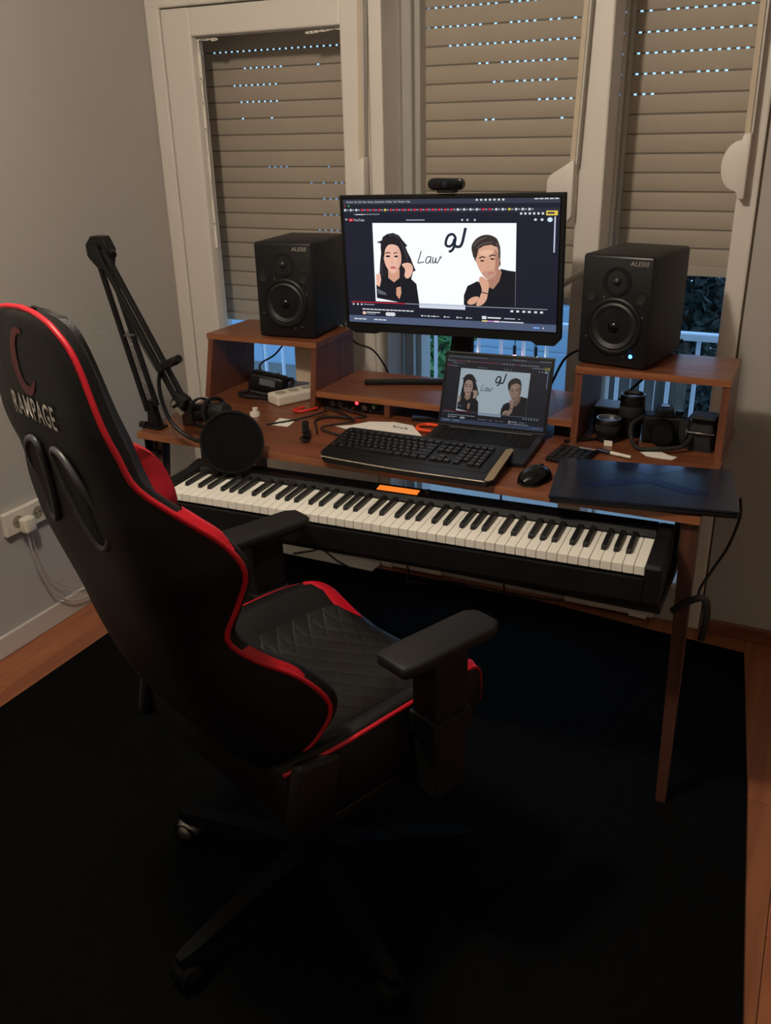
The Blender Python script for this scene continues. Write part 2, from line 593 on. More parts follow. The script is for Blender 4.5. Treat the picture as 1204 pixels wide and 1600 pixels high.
# ---- roller shutters: each slat a part; open hinge strips with slots let dusk light through
def slat_mesh(L, h):
    P = []
    n = 6
    for k in range(n + 1):
        t = k / n
        P.append((YS - .0028 * math.sin(math.pi * t) ** .6, -h / 2 + h * t))
    for k in range(n, -1, -1):
        t = k / n
        P.append((YS + .006 - .002 * math.sin(math.pi * t) ** .6, -h / 2 + h * t))
    return prism([(a, b) for a, b in P], 'x', -L / 2, L / 2)

def shutter(x0, x1, z0, z1, label, rows):
    xc, L, pitch = (x0 + x1) / 2, x1 - x0, 0.0555
    t = thing('roller_shutter', label, 'shutter', (xc, 0, 0), 0, 'roller shutters outside the panes')
    sl = None
    z = z0 + .028
    k = 0
    n = int((z1 - z0) / pitch)
    closed = None
    for k in range(n + 1):
        zc = z0 + .026 + k * pitch
        if sl is None:
            sl = obj('slat', slat_mesh(L, pitch - .0052), M_SLAT, t, 50)
            sl.location = (0, 0, zc)
        else:
            clone(sl, t, (0, 0, zc))
        zt = zc + pitch / 2
        top = n - k          # rows counted from the top
        spans = rows.get(top, [])
        if not spans:
            if closed is None:
                closed = obj('hinge_strip', b2(-L / 2, L / 2, YS + .001, YS + .004, -.0035, .0035), M_GAP, t)
                closed.location = (0, 0, zt)
            else:
                clone(closed, t, (0, 0, zt))
        else:
            hb_ = NB()
            pos = 0.0
            step = 0.0255
            cuts = []
            while pos < L - .012:
                f = (pos + .006) / L
                if any(a <= f <= b for a, b in spans) and random.random() > .06:
                    cuts.append(pos + .006)
                pos += step
            e = 0
            for c in cuts:
                b2(-L / 2 + e, -L / 2 + c, YS + .001, YS + .004, -.0035, .0035, 0, hb_)
                e = c + .0095
            b2(-L / 2 + e, L / 2, YS + .001, YS + .004, -.0035, .0035, 0, hb_)
            q = obj('hinge_strip', hb_, M_GAP, t)
            q.location = (0, 0, zt)
    obj('bottom_rail', b2(-L / 2, L / 2, YS - .008, YS + .012, z0 - .03, z0, .003), M_SLAT, t)
    return t
random.seed(11)
A_ = [(0, 1)]
def V_(*spans):
    return [(.2 + .76 * a, .2 + .76 * b) for a, b in spans]
shutter(-0.79, 0.075, 0.908, 2.02, 'wide beige roller shutter seen through the balcony door pane', {1: A_, 2: A_, 3: V_((.16, .72), (.96, 1)), 4: A_, 5: V_((.05, .36), (.54, .57), (.78, .97)), 6: V_((0, .31), (.92, .96)), 7: V_((.02, .31), (.53, .56)), 8: V_((.03, .07), (.23, .27)), 11: V_((.2, .35), (.58, .62)), 12: V_((.45, .75)), 13: V_((.55, .85)), 14: V_((.55, .78)), 15: V_((.5, .75))})
shutter(0.165, 0.74, 1.05, 2.02, 'beige roller shutter directly behind the monitor and webcam', {1: A_, 2: A_, 3: A_, 4: [(.1, 1)], 5: [(.3, .85)], 6: [(.4, .8)], 7: [(.65, 1)], 8: [(.36, .42), (.8, .83), (.93, .97)]})
shutter(0.822, 1.196, 1.165, 2.02, 'narrow beige roller shutter behind the right speaker', {1: A_, 2: A_, 3: A_, 4: A_, 5: A_, 6: [(0, .8)], 7: [(0, .25)]})

# ---- strap winders
def winder(poly, strap_x, label, y0=1.012, y1=1.054, xt=0.0):
    t = thing('strap_winder', label, 'strap winder', (strap_x, 0, 0), 0, 'shutter strap winders on the window frames')
    obj('winder_box', prism([(a - strap_x, b) for a, b in poly], 'y', y0, y1, .0035), M_PVC, t, 40)
    ztop = max(b for a, b in poly)
    obj('strap', prism([(-.010, ztop - .012), (.004, ztop - .012), (.004 + xt, HEAD + .03), (-.010 + xt, HEAD + .03)], 'y', 1.028, 1.031), M_STRAP, t)
    obj('strap_guide', prism([(.007, ztop - .012), (.012, ztop - .012), (.012 + xt, HEAD + .03), (.007 + xt, HEAD + .03)], 'y', 1.024, 1.054), M_PVC2, t)
    return t
winder([(.06, 1.50), (.045, 1.495), (.008, 1.45), (.008, 1.34), (.06, 1.34)], 0.045, 'cream strap winder partly hidden behind the monitor top left corner', xt=.012)
winder([(.752, 1.487), (.738, 1.482), (.680, 1.446), (.672, 1.43), (.672, 1.32), (.735, 1.31), (.752, 1.33)], .745, 'cream angular strap winder above the monitor right corner', xt=.02)
dpoly = [(1.229, 1.555), (1.209, 1.55)] + [(1.206 - .046 * math.sin(a), 1.470 + .066 * math.cos(a)) for a in [math.pi * k / 10 for k in range(0, 11)]] + [(1.212, 1.385), (1.229, 1.385)]
winder(dpoly, 1.219, 'cream half round strap winder on the far right window frame', xt=-.004)

# ================================================================ OUTSIDE
ext = struct('ground_outside', b2(-9, 6, 2.6, 9, -0.35, -0.25), mat('outdoor_paving', srgb(120, 118, 112), .9, noise=.15), 'paved ground outside the windows', 'ground')
struct('balcony_floor', b2(-3, 3, YS + .1, 2.6, -0.12, -0.02), mat('balcony_tile', srgb(160, 158, 152), .7, noise=.1), 'grey balcony floor outside the door', 'floor')
nw = thing('house_wall', 'pale panelled house wall across the yard, seen under the shutters', 'wall', (0, 4.6, -.3))
pm = None
for ix in range(9):
    for iz in range(5):
        if pm is None:
            pm = obj('panel', bx((0, 0, 0), (.59, .04, .33), .006), mat('pale_cladding', srgb(165, 194, 214), .8, noise=.06), nw)
            pm.location = (-4.9, 0, .17)
        else:
            clone(pm, nw, (-4.9 + ix * .6, 0, .17 + iz * .34))
fe = thing('board_fence', 'dark weathered board fence across the yard on the right', 'fence', (0, 3.6, -.3))
fm = None
for k in range(16):
    if fm is None:
        fm = obj('board', bx((0, 0, .75), (.135, .025, 1.5), .004), wood('weathered_boards', srgb(70, 66, 62), srgb(120, 112, 104), (8, 8, .6), .9), fe)
        fm.location = (.42, 0, 0)
    else:
        clone(fm, fe, (.42 + k * .145, random.uniform(-.008, .008), 0))
rl = thing('balcony_railing', 'white metal balcony railing with thin upright bars', 'railing', (0, 2.42, -.02))
M_RAIL = mat('white_painted_metal', srgb(215, 222, 230), .5, noise=.05)
obj('handrail', b2(-3, 3, -.025, .025, .70, .735, .006), M_RAIL, rl)
obj('bottom_rail', b2(-3, 3, -.015, .015, .06, .085, .004), M_RAIL, rl)
bm0 = None
for k in range(44):
    if bm0 is None:
        bm0 = obj('baluster', cyl((0, 0, .08), (0, 0, .71), .010, n=8), M_RAIL, rl)
        bm0.location = (-2.6, 0, 0)
    else:
        clone(bm0, rl, (-2.6 + k * .116, 0, 0))
def bush(name, label, c, r, n, m, trunk=True, ls=.05):
    t = thing(name, label, 'bush', (c[0], c[1], -.25))
    bm = NB()
    for k in range(n):
        d = Vector((random.gauss(0, 1), random.gauss(0, 1), random.gauss(0, 1))).normalized() * random.uniform(.35, 1)
        p = Vector((d.x * r[0], d.y * r[1], c[2] + .25 + d.z * r[2]))
        q = Euler((random.uniform(0, 6), random.uniform(0, 6), random.uniform(0, 6))).to_matrix()
        s = ls * random.uniform(.6, 1.2)
        vs = [bm.verts.new(p + q @ Vector(v)) for v in ((0, -s, 0), (s * .45, 0, s * .12), (0, s, 0), (-s * .45, 0, s * .12))]
        bm.faces.new(vs)
    o = obj('foliage', bm, m, t)
    o['kind'] = 'stuff'
    if trunk:
        obj('stem', tube([(0, 0, 0), (.02, 0, c[2] * .5 + .1), (0, 0, c[2] + .25)], .03, 8), wood('bark', srgb(80, 70, 60), srgb(130, 120, 105), (8, 8, 1), .9), t)
    return t
bush('leafy_bush', 'bright green leafy bush just beyond the railing under the monitor', (-.56, 3.1, .42), (.22, .22, .4), 900, M_FOLI, True, .04)
bush('dark_shrub', 'dark shrub behind the railing beside the right speaker', (.82, 3.2, .75), (.35, .2, .4), 2200, M_DFOLI, True, .035)
bush('dark_shrub', 'low dark shrub in the yard seen through the right shelf box', (1.02, 3.3, .05), (.16, .16, .3), 500, M_DFOLI, False, .045)
# glowing blobs stand in for light reflections in the pane; socket and wire added
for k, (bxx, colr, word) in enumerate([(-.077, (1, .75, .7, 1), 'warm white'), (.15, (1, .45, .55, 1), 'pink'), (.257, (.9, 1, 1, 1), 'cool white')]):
    t = thing('reflection_glow', word + ' glowing blob standing in for a glass reflection, above the laptop', 'light', (bxx, 2.385, .535), 0, 'glowing blobs standing in for glass reflections')
    obj('glow_blob', lathe([(0, -.016), (.011, -.012), (.016, 0), (.011, .012), (.006, .02), (0, .021)], 12), glow('glow_blob_' + word.replace(' ', '_'), colr, 9), t, 60)
    obj('socket', cyl((0, 0, .018), (0, 0, .062), .008, n=10), M_RUBBER, t, 40)  # added holder for the reflection glow
    obj('added_wire', tube([(0, 0, .06), (.004, 0, .11), (0, .012, .150)], .0025, 6), M_CABLE, t, 60)

# ================================================================ RUG
rp_ = [(-.571, 1.0), (.2, 1.022), (.75, 1.02), (1.1, .982), (1.418, .955), (1.49, .3), (1.545, -.35), (1.62, -1.2), (1.70, -2.4), (-.571, -2.4)]
tag(obj('rug', prism(rp_, 'z', .0005, .009, .002), M_RUG), 'large black ribbed rug under the chair and desk', 'rug')

# ================================================================ DESK
ZD = .788
dk = thing('desk', 'walnut laminate studio desk with raised side shelves and slim legs', 'desk', (0.5, .5, 0))
def dobj(n, bm, m, parent=dk, s=None):
    xf(bm, Matrix.Translation((-.5, -.5, 0)))
    return obj(n, bm, m, parent, s)
top = dobj('desktop', prism([(-.272, .163), (1.304, .163), (1.304, .83), (-.312, .83)], 'z', ZD - .02, ZD, .0015), M_WOOD)
dobj('edge_band', prism([(-.272, .161), (1.3045, .161), (1.3045, .1635), (-.272, .1635)], 'z', ZD - .0195, ZD - .0005), M_EDGE, top)
def leg(t, b, sz=.036, sb=.024):
    bm = NB()
    rows = []
    for p, s in ((b, sb), (t, sz)):
        rows.append([(p[0] - s / 2, p[1] - s / 2, p[2]), (p[0] + s / 2, p[1] - s / 2, p[2]), (p[0] + s / 2, p[1] + s / 2, p[2]), (p[0] - s / 2, p[1] + s / 2, p[2])])
    grid(rows, True, True, bm)
    return bm
for t_, b_ in (((1.283, .195, ZD - .02), (1.298, .155, .009)), ((1.225, .79, ZD - .02), (1.235, .83, .009)), ((-.245, .235, ZD - .02), (-.27, .16, .009)), ((-.28, .79, ZD - .02), (-.31, .83, .009))):
    dobj('leg', leg(t_, b_), wood('dark_leg_wood', srgb(66, 38, 29), srgb(88, 53, 41), (14, 14, .8), .5))
dobj('apron', b2(-.25, 1.27, .74, .76, .56, ZD - .021, .001), M_WOODV)
M_SHELF = mat('black_melamine', srgb(20, 19, 20), .5, noise=.1)
dobj('keyboard_tray', b2(-.128, 1.262, .0, .34, .618, .6355, .002), M_SHELF)
for xx in (-.126, 1.240):
    dobj('tray_bracket', b2(xx, xx + .014, .26, .36, .618, ZD - .021, .001), M_SHELF)
# raised shelves
ZT = .995
def sidepanel(xb, xt, yb0=.54, yt0=.563, back=.80, th=.018, z1=ZT - .018):
    bm = NB()
    rows = []
    for (x_, y_, z_) in ((xb, yb0, ZD), (xt, yt0, z1)):
        rows.append([(x_, y_, z_), (x_ + th, y_, z_), (x_ + th, back, z_), (x_, back, z_)])
    grid(rows, True, True, bm)
    return bm
for xb, xt in ((-.306, -.288), (.091, .094), (.909, .909), (1.282, 1.280)):
    pn = dobj('riser_side', sidepanel(xb, xt), M_WOODV)
for x0, x1 in ((-.290, .114), (.908, 1.299)):
    rt = dobj('riser_top', b2(x0, x1, .56, .80, ZT - .018, ZT, .0012), M_WOOD)
    dobj('edge_band', b2(x0, x1, .5585, .5612, ZT - .0175, ZT - .0005), M_EDGE, rt)
ms = dobj('middle_shelf', b2(.1115, .9085, .548, .83, .830, .848, .0012), M_WOOD)
dobj('edge_band', b2(.1115, .9085, .5465, .5492, .8305, .8475), M_EDGE, ms)
for xx in (.343, .664):
    dobj('shelf_divider', b2(xx, xx + .017, .55, .80, ZD, .83, .001), M_WOODV)

# ================================================================ DIGITAL PIANO
ZK = .725
pn = thing('digital_piano', 'black slim 88 key digital piano under the desk front', 'piano', (1.222, 0, .636), .045)
zk = ZK - .636
prof = [(-.014, .012), (-.010, .0), (.206, .0), (.206, zk + .014), (.200, zk + .0205), (.160, zk + .015), (.148, zk + .004), (.148, zk - .03), (.002, zk - .03), (.002, zk - .026), (-.014, zk - .024)]
obj('body', prism(prof, 'x', -1.222, 0.0), M_MATTE, pn)
ck = [(-.014, .012), (-.010, .0), (.206, .0), (.206, zk + .014), (.200, zk + .0210), (.160, zk + .0155), (.148, zk + .012), (-.004, zk + .011), (-.014, zk + .003)]
obj('end_cheek', prism(ck, 'x', .0008, .036, .0035), M_MATTE, pn)
obj('end_cheek', prism(ck, 'x', -1.258, -1.2228, .0035), M_MATTE, pn)
pan = obj('control_panel', prism([(.162, zk + .0155), (.199, zk + .0204), (.199, zk + .0213), (.162, zk + .0164)], 'x', -1.222, 0), M_GLOSSB, pn)
obj('display', prism([(.166, zk + .0169), (.188, zk + .0198), (.188, zk + .0210), (.166, zk + .0181)], 'x', -.693, -.583), glow('orange_display', (1, .20, .02, 1), 1.15), pan)
obj('knob', cyl((-.560, .185, zk + .018), (-.560, .185, zk + .026), .008, .007), M_MATTE, pan, 40)
ww = 1.222 / 52
OFF = {1: -.0030, 3: .0030, 6: -.0035, 8: 0, 10: .0035}
wk = bk = None
wi = 0
for k in range(88):
    pc = (k + 9) % 12
    if pc in (0, 2, 4, 5, 7, 9, 11):
        xx = -1.222 + wi * ww + ww / 2
        if wk is None:
            wk = obj('white_key', b2(-ww / 2 + .0006, ww / 2 - .0006, 0, .148, zk - .021, zk, .0012), M_IVORY, pn)
            wk.location = (xx, 0, 0)
        else:
            clone(wk, pn, (xx, 0, 0))
        wi += 1
    else:
        xx = -1.222 + wi * ww + OFF[pc]
        if bk is None:
            bk = obj('black_key', prism([(.050, zk - .004), (.055, zk + .010), (.148, zk + .012), (.148, zk - .004)], 'x', -.0058, .0058, .0012), M_EBONY, pn)
            bk.location = (xx, 0, 0)
        else:
            clone(bk, pn, (xx, 0, 0))

# ================================================================ SCREEN PICTURE (flat print on a display)
def screen_picture(W, H, s, pre, tint=(1, 1, 1)):
    """polygons on the display plane, local x right, z up, facing -y; returns (bm, materials)"""
    bm = NB()
    mats, idx = [], {}
    lay = [0]
    def mi(key, col, k=1.0):
        if key not in idx:
            idx[key] = len(mats)
            mats.append(glow(pre + '_' + key, tuple(c * t for c, t in zip(col, tint)) + (1,), s * k))
        return idx[key]
    def U(x, y):
        return ((x - 60) / 1078, (y - 158) / 652)
    def pt(x, y, d):
        u, v = U(x, y)
        return ((u - .5) * W, -d, (.5 - v) * H)
    def poly(P, key, col, k=1.0, curve=False):
        lay[0] += 1
        d = lay[0] * .00003 + .0002
        Q = [(p.x, p.y) for p in cr([(a, b, 0) for a, b in P], 5, True)] if curve else P
        f = bm.faces.new([bm.verts.new(pt(a, b, d)) for a, b in Q])
        f.material_index = mi(key, col, k)
    def ell(cx, cy, rx, ry, key, col, k=1.0, n=18):
        poly([(cx + rx * math.cos(2 * math.pi * i / n), cy + ry * math.sin(2 * math.pi * i / n)) for i in range(n)], key, col, k)
    def rect(x0, y0, x1, y1, key, col, k=1.0):
        poly([(x0, y0), (x1, y0), (x1, y1), (x0, y1)], key, col, k)
    def stroke(P, w, key, col, k=1.0):
        lay[0] += 1
        d = lay[0] * .00003 + .0002
        Q = [Vector((p.x, p.y)) for p in cr([(a, b, 0) for a, b in P], 6)]
        L, Rr = [], []
        for i, q in enumerate(Q):
            t = (Q[min(i + 1, len(Q) - 1)] - Q[max(i - 1, 0)]).normalized()
            n_ = Vector((-t.y, t.x)) * w / 2
            L.append(bm.verts.new(pt(*(q + n_), d))); Rr.append(bm.verts.new(pt(*(q - n_), d)))
        for i in range(len(Q) - 1):
            f = bm.faces.new((L[i], L[i + 1], Rr[i + 1], Rr[i]))
            f.material_index = mi(key, col, k)
    def txt(sx, x, y, h, key, col, k=1.0, align='LEFT', shear=0.0):
        lay[0] += 1
        d = lay[0] * .00003 + .0002
        t = text_bm(sx, 1.0, shear, 0, align)
        u, v = U(x, y)
        sc = h / 652 * H * 1.35
        xf(t, Matrix.Translation(((u - .5) * W, -d, (.5 - v) * H)) @ RX90 @ Matrix.Scale(sc, 4))
        m_ = mi(key, col, k)
        for f in t.faces:
            f.material_index = m_
        me = bpy.data.meshes.new('tmp'); t.to_mesh(me); t.free(); bm.from_mesh(me); bpy.data.meshes.remove(me)
    WHITE = (.93, .96, 1, 1); NAVY = (.008, .010, .022, 1); INK = (.006, .007, .012, 1)
    SKIN = (.80, .47, .36, 1); SKIN2 = (.62, .33, .22, 1); LIP = (.55, .13, .13, 1); RED = (.85, .02, .05, 1); DIM = (.35, .38, .45, 1)
    rect(60, 158, 1138, 810, 'page', NAVY)
    rect(60, 158, 1138, 182, 'menu_bar', (.03, .036, .06, 1))
    rect(60, 205, 1138, 224, 'tab_bar', (.018, .022, .04, 1))
    rect(60, 772, 1138, 810, 'download_bar', (.07, .095, .17, 1))
    # the picture
    rect(215, 277, 940, 690, 'picture_white', WHITE)
    rect(452, 690, 692, 716, 'picture_fade', (.62, .66, .78, 1))
    # woman
    poly([(222, 672), (222, 560), (250, 530), (290, 548), (350, 548), (400, 552), (440, 590), (452, 690), (340, 690)], 'clothes', INK)
    poly([(222, 545), (246, 538), (250, 575), (240, 612), (222, 600)], 'skin', SKIN)
    poly([(236, 374), (262, 366), (268, 348), (292, 333), (325, 327), (355, 340), (376, 368), (398, 392), (388, 398), (398, 425), (412, 452), (424, 486), (438, 520), (424, 526), (414, 562), (370, 576), (258, 566), (243, 536), (248, 480), (256, 430), (260, 385)], 'hair', (.012, .010, .014, 1))
    poly([(290, 515), (352, 515), (350, 560), (320, 585), (290, 562)], 'skin_shade', SKIN2)
    poly([(268, 440), (275, 405), (304, 383), (340, 388), (360, 425), (362, 475), (348, 512), (322, 537), (298, 527), (276, 490)], 'skin', SKIN, 1, True)
    poly([(258, 375), (300, 345), (345, 352), (372, 400), (372, 440), (354, 402), (326, 387), (298, 389), (279, 412), (271, 452), (258, 446)], 'hair', INK, 1, True)
    for ex in (292, 338):
        ell(ex, 448, 13, 5, 'hair', INK)
        stroke([(ex - 15, 434), (ex, 428), (ex + 15, 433)], 5, 'hair', INK)
    poly([(340, 405), (358, 430), (360, 470), (348, 512), (328, 533), (338, 490), (345, 450)], 'skin_soft', (.70, .40, .30, 1), 1, True)
    poly([(284, 470), (300, 476), (300, 492), (288, 490)], 'cheek', (.85, .45, .36, 1), 1, True)
    stroke([(316, 455), (311, 478), (322, 482)], 4, 'skin_shade', SKIN2)
    for q in ([(238, 378), (256, 372), (272, 360)], [(366, 375), (384, 420), (398, 470)], [(300, 342), (330, 338), (356, 356)], [(262, 480), (256, 520), (262, 550)]):
        stroke(q, 5, 'hair_sheen', (.05, .045, .055, 1))
    ell(318, 507, 16, 7, 'lips', LIP)
    poly([(366, 490), (392, 480), (415, 486), (424, 512), (412, 548), (392, 562), (378, 548), (382, 515)], 'skin', SKIN, 1, True)
    for fx in (384, 397, 409):
        stroke([(fx, 488), (fx + 4, 512)], 3, 'skin_shade', SKIN2)
    poly([(332, 612), (356, 606), (358, 640), (346, 674), (330, 650)], 'skin_shade', SKIN2)
    poly([(226, 620), (270, 640), (280, 655), (232, 650)], 'jacket_sheen', (.10, .11, .14, 1))
    # man
    poly([(685, 690), (686, 640), (704, 592), (752, 566), (800, 580), (850, 560), (868, 500), (905, 508), (940, 512), (940, 690)], 'clothes', INK)
    poly([(800, 545), (858, 500), (874, 515), (862, 562), (832, 604), (808, 592)], 'skin_dark', (.40, .20, .14, 1))
    poly([(726, 410), (730, 378), (758, 346), (802, 333), (846, 350), (864, 395), (866, 450), (858, 490), (770, 480), (742, 460)], 'hair_brown', (.035, .024, .020, 1), 1, True)
    poly([(744, 445), (750, 405), (778, 386), (820, 379), (852, 393), (862, 430), (862, 475), (854, 515), (832, 548), (806, 556), (778, 530), (756, 490)], 'skin_tan', (.66, .36, .25, 1), 1, True)
    poly([(727, 408), (732, 375), (760, 346), (805, 334), (848, 350), (865, 392), (864, 428), (850, 394), (820, 382), (786, 388), (760, 404), (752, 440), (743, 458), (732, 440)], 'hair_brown', (.035, .024, .02, 1))
    poly([(838, 405), (858, 432), (862, 475), (852, 518), (830, 549), (810, 554), (836, 512), (842, 460)], 'skin_dark', (.40, .20, .14, 1), 1, True)
    poly([(780, 520), (806, 512), (842, 508), (846, 524), (828, 547), (806, 553), (786, 538)], 'stubble', (.52, .29, .21, 1), 1, True)
    poly([(764, 420), (796, 408), (826, 410), (820, 430), (784, 436)], 'forehead', (.78, .46, .33, 1), 1, True)
    for q in ([(738, 390), (760, 362), (800, 346)], [(752, 400), (780, 378), (830, 368)], [(846, 372), (858, 410), (860, 450)]):
        stroke(q, 6, 'grey_hair', (.10, .08, .075, 1))
    for ex in (778, 828):
        ell(ex, 462 - (ex - 778) * .2, 11, 4, 'hair', INK)
        stroke([(ex - 15, 450 - (ex - 778) * .2), (ex, 442 - (ex - 778) * .2), (ex + 14, 446 - (ex - 778) * .2)], 6, 'hair_brown', INK)
    stroke([(806, 462), (808, 492), (798, 498)], 5, 'skin_shade', SKIN2)
    stroke([(806, 526), (822, 521), (836, 520)], 6, 'lips', LIP)
    poly([(762, 560), (774, 540), (800, 556), (812, 580), (808, 618), (798, 662), (774, 688), (748, 688), (768, 640), (776, 606)], 'skin_tan', SKIN2, 1, True)
    stroke([(770, 620), (806, 628)], 5, 'hair', INK)
    poly([(704, 672), (726, 650), (756, 644), (760, 660), (736, 684), (710, 686)], 'skin_tan', SKIN2, 1, True)
    # writing in the picture
    BLUEINK = (.012, .018, .035, 1)
    stroke([(470, 418), (462, 445), (452, 478), (466, 477), (484, 474)], 5, 'ink', BLUEINK)
    stroke([(520, 446), (502, 448), (492, 468), (500, 480), (514, 468), (521, 446), (516, 470), (520, 480)], 5, 'ink', BLUEINK)
    stroke([(532, 447), (528, 468), (532, 479), (542, 466), (547, 450), (544, 470), (550, 478), (562, 462), (568, 444)], 5, 'ink', BLUEINK)
    stroke([(574, 440), (571, 456)], 4, 'ink', BLUEINK)
    stroke([(697, 300), (690, 330), (680, 372), (668, 392), (648, 392), (640, 378)], 14, 'ink', BLUEINK)
    stroke([(640, 382), (646, 350), (632, 332), (610, 340), (598, 368), (600, 388), (618, 392), (634, 378), (642, 356), (640, 390), (628, 412), (612, 420)], 13, 'ink', BLUEINK)
    # browser and player furniture
    txt('Chrome  File  Edit  View  History  Bookmarks  Profiles  Tab  Window  Help', 80, 174, 9, 'text', WHITE, .7)
    for k in range(7):
        ell(752 + k * 21, 165, 6, 5, 'text', WHITE, .7, 8)
    for k in range(5):
        rect(1022 + k * 23, 160, 1040 + k * 23, 165, 'text', WHITE, .7)
    ell(70, 190, 4, 3, 'close_dot', RED); ell(92, 190, 4, 3, 'zoom_dot', (.05, .8, .1, 1))
    for k in range(31):
        c = ('tab_red', RED) if k in (3, 4, 5, 6, 8, 9, 10, 11, 12, 13, 14, 15, 16, 17, 18, 23, 24) else (('tab_yellow', (.9, .75, .05, 1)) if k in (7, 27) else ('text', WHITE))
        rect(66 + k * 31, 205, 76 + k * 31, 216, c[0], c[1], .8)
        rect(79 + k * 31, 208, 90 + k * 31, 213, 'text_dim', DIM)
    rect(120, 231, 258, 234, 'text_dim', DIM); rect(130, 231, 175, 235, 'text', WHITE, .7)
    for k in range(6):
        rect(958 + k * 20, 226, 968 + k * 20, 236, 'text', WHITE, .7)
    rect(1078, 218, 1130, 240, 'update_button', (.75, .55, .08, 1)); rect(1084, 224, 1116, 233, 'menu_bar', NAVY)
    rect(70, 255, 84, 257, 'text', WHITE, .7); rect(70, 260, 84, 262, 'text', WHITE, .7)
    poly([(92, 254), (114, 254), (114, 268), (92, 268)], 'tab_red', RED); poly([(100, 257), (107, 261), (100, 265)], 'text', WHITE, .8)
    txt('YouTube', 117, 267, 13, 'text', WHITE, .9)
    rect(398, 259, 494, 264, 'text_dim', DIM)
    for xx in (682, 708, 744):
        ell(xx, 261, 5, 5, 'text', WHITE, .7, 8)
    for xx in (1030, 1060):
        ell(xx, 260, 7, 6, 'text', WHITE, .7, 8)
    ell(1096, 260, 12, 11, 'avatar', (.6, .75, .85, 1))
    rect(1116, 245, 1122, 415, 'scroll_bar', (.55, .6, .75, 1))
    rect(80, 694, 380, 698, 'tab_red', RED); rect(380, 694, 1096, 697, 'text_dim', DIM)
    for xx in (88, 112, 134):
        rect(xx, 704, xx + 9, 713, 'text', WHITE, .8)
    rect(150, 706, 210, 710, 'text_dim', DIM)
    for xx in (920, 948, 978, 1004, 1034, 1062):
        rect(xx, 706, xx + 14, 716, 'text', WHITE, .7)
    for k in range(13):
        rect(142 + k * 22, 731, 160 + k * 22, 737, 'text', WHITE, .7)
    ell(152, 755, 10, 9, 'avatar_warm', (.8, .5, .45, 1))
    rect(166, 748, 240, 753, 'text', WHITE, .7); rect(166, 758, 215, 761, 'text_dim', DIM)
    poly([(276, 746), (320, 746), (326, 756), (320, 766), (276, 766), (270, 756)], 'text', WHITE, .9)
    for xx in (465, 500, 530, 585, 650, 700):
        rect(xx, 752, xx + 8, 760, 'text', WHITE, .7); rect(xx + 12, 754, xx + 30, 759, 'text_dim', DIM)
    rect(780, 742, 802, 758, 'text', WHITE, .9); rect(808, 746, 874, 753, 'text', WHITE, .7); rect(890, 747, 944, 753, 'text_dim', DIM); rect(958, 748, 968, 753, 'text_dim', DIM)
    for k, c in enumerate(((.7, .6, .2, 1), (.45, .2, .5, 1), (.85, .7, .8, 1))):
        rect(780 + k * 30, 764, 808 + k * 30, 771, 'thumb_%d' % k, c)
    rect(872, 765, 985, 770, 'text', WHITE, .7)
    for xx in (94, 118, 142, 206, 230, 254):
        rect(xx, 786, xx + 20, 792, 'text', WHITE, .8)
    rect(1032, 787, 1062, 793, 'link_blue', (.2, .45, .9, 1)); ell(1080, 790, 4, 4, 'text', WHITE, .8, 8)
    return bm, mats

# ================================================================ MONITOR
MW, MH = .678, .408
mo = thing('monitor', 'large black desktop monitor showing a video page of two people', 'monitor', (.485, .75, .848))
tilt = Matrix.Rotation(math.radians(-1.25), 4, 'Y')
zc = 1.210 - .848
mroot = Matrix.Translation((0, -.06, zc)) @ tilt
hou = [(-MW / 2, MH / 2), (MW / 2, MH / 2), (MW / 2, -MH / 2 + .02), (MW / 2 - .018, -MH / 2), (MW / 2 - .07, -MH / 2), (MW / 2 - .085, -MH / 2 + .010), (-MW / 2 + .12, -MH / 2 + .012), (-MW / 2 + .10, -MH / 2 + .006), (-MW / 2 + .03, -MH / 2 + .006), (-MW / 2, -MH / 2 + .022)]
obj('housing', xf(prism(hou, 'y', 0, .018, .002), mroot), M_MATTE, mo)
obj('back_bulge', xf(bx((0, .03, -.02), (.34, .04, .24), .012), mroot), M_MATTE, mo)
SW, SH = MW - .020, .362
dz = MH / 2 - .009 - SH / 2
scr = obj('screen', xf(bx((0, -.0008, dz), (SW, .0016, SH)), mroot), M_GLOSSB, mo)
bm, ml = screen_picture(SW - .006, SH - .006, 1.04, 'monitor')
obj('screen_image', xf(bm, mroot @ Matrix.Translation((0, -.0016, dz))), ml, scr)
nk = NB()
bx((.02, .03, .11), (.058, .03, .25), .004, None, nk)
bx((.02, .012, .24), (.09, .035, .09), .004, None, nk)
obj('stand_neck', nk, M_MATTE, mo)
def foot(a, b):
    a, b = Vector(a), Vector(b)
    d = (b - a); L = d.length
    return xf(prism([(0, -.016), (L, -.009), (L, .009), (0, .016)], 'z', 0, .014, .003), Matrix.Translation(a) @ Matrix.Rotation(math.atan2(d.y, d.x), 4, 'Z'))
obj('stand_foot', foot((.03, .045, .0005), (-.27, -.075, .0005)), M_MATTE, mo)
obj('stand_foot', foot((.03, .045, .0005), (.31, -.075, .0005)), M_MATTE, mo)

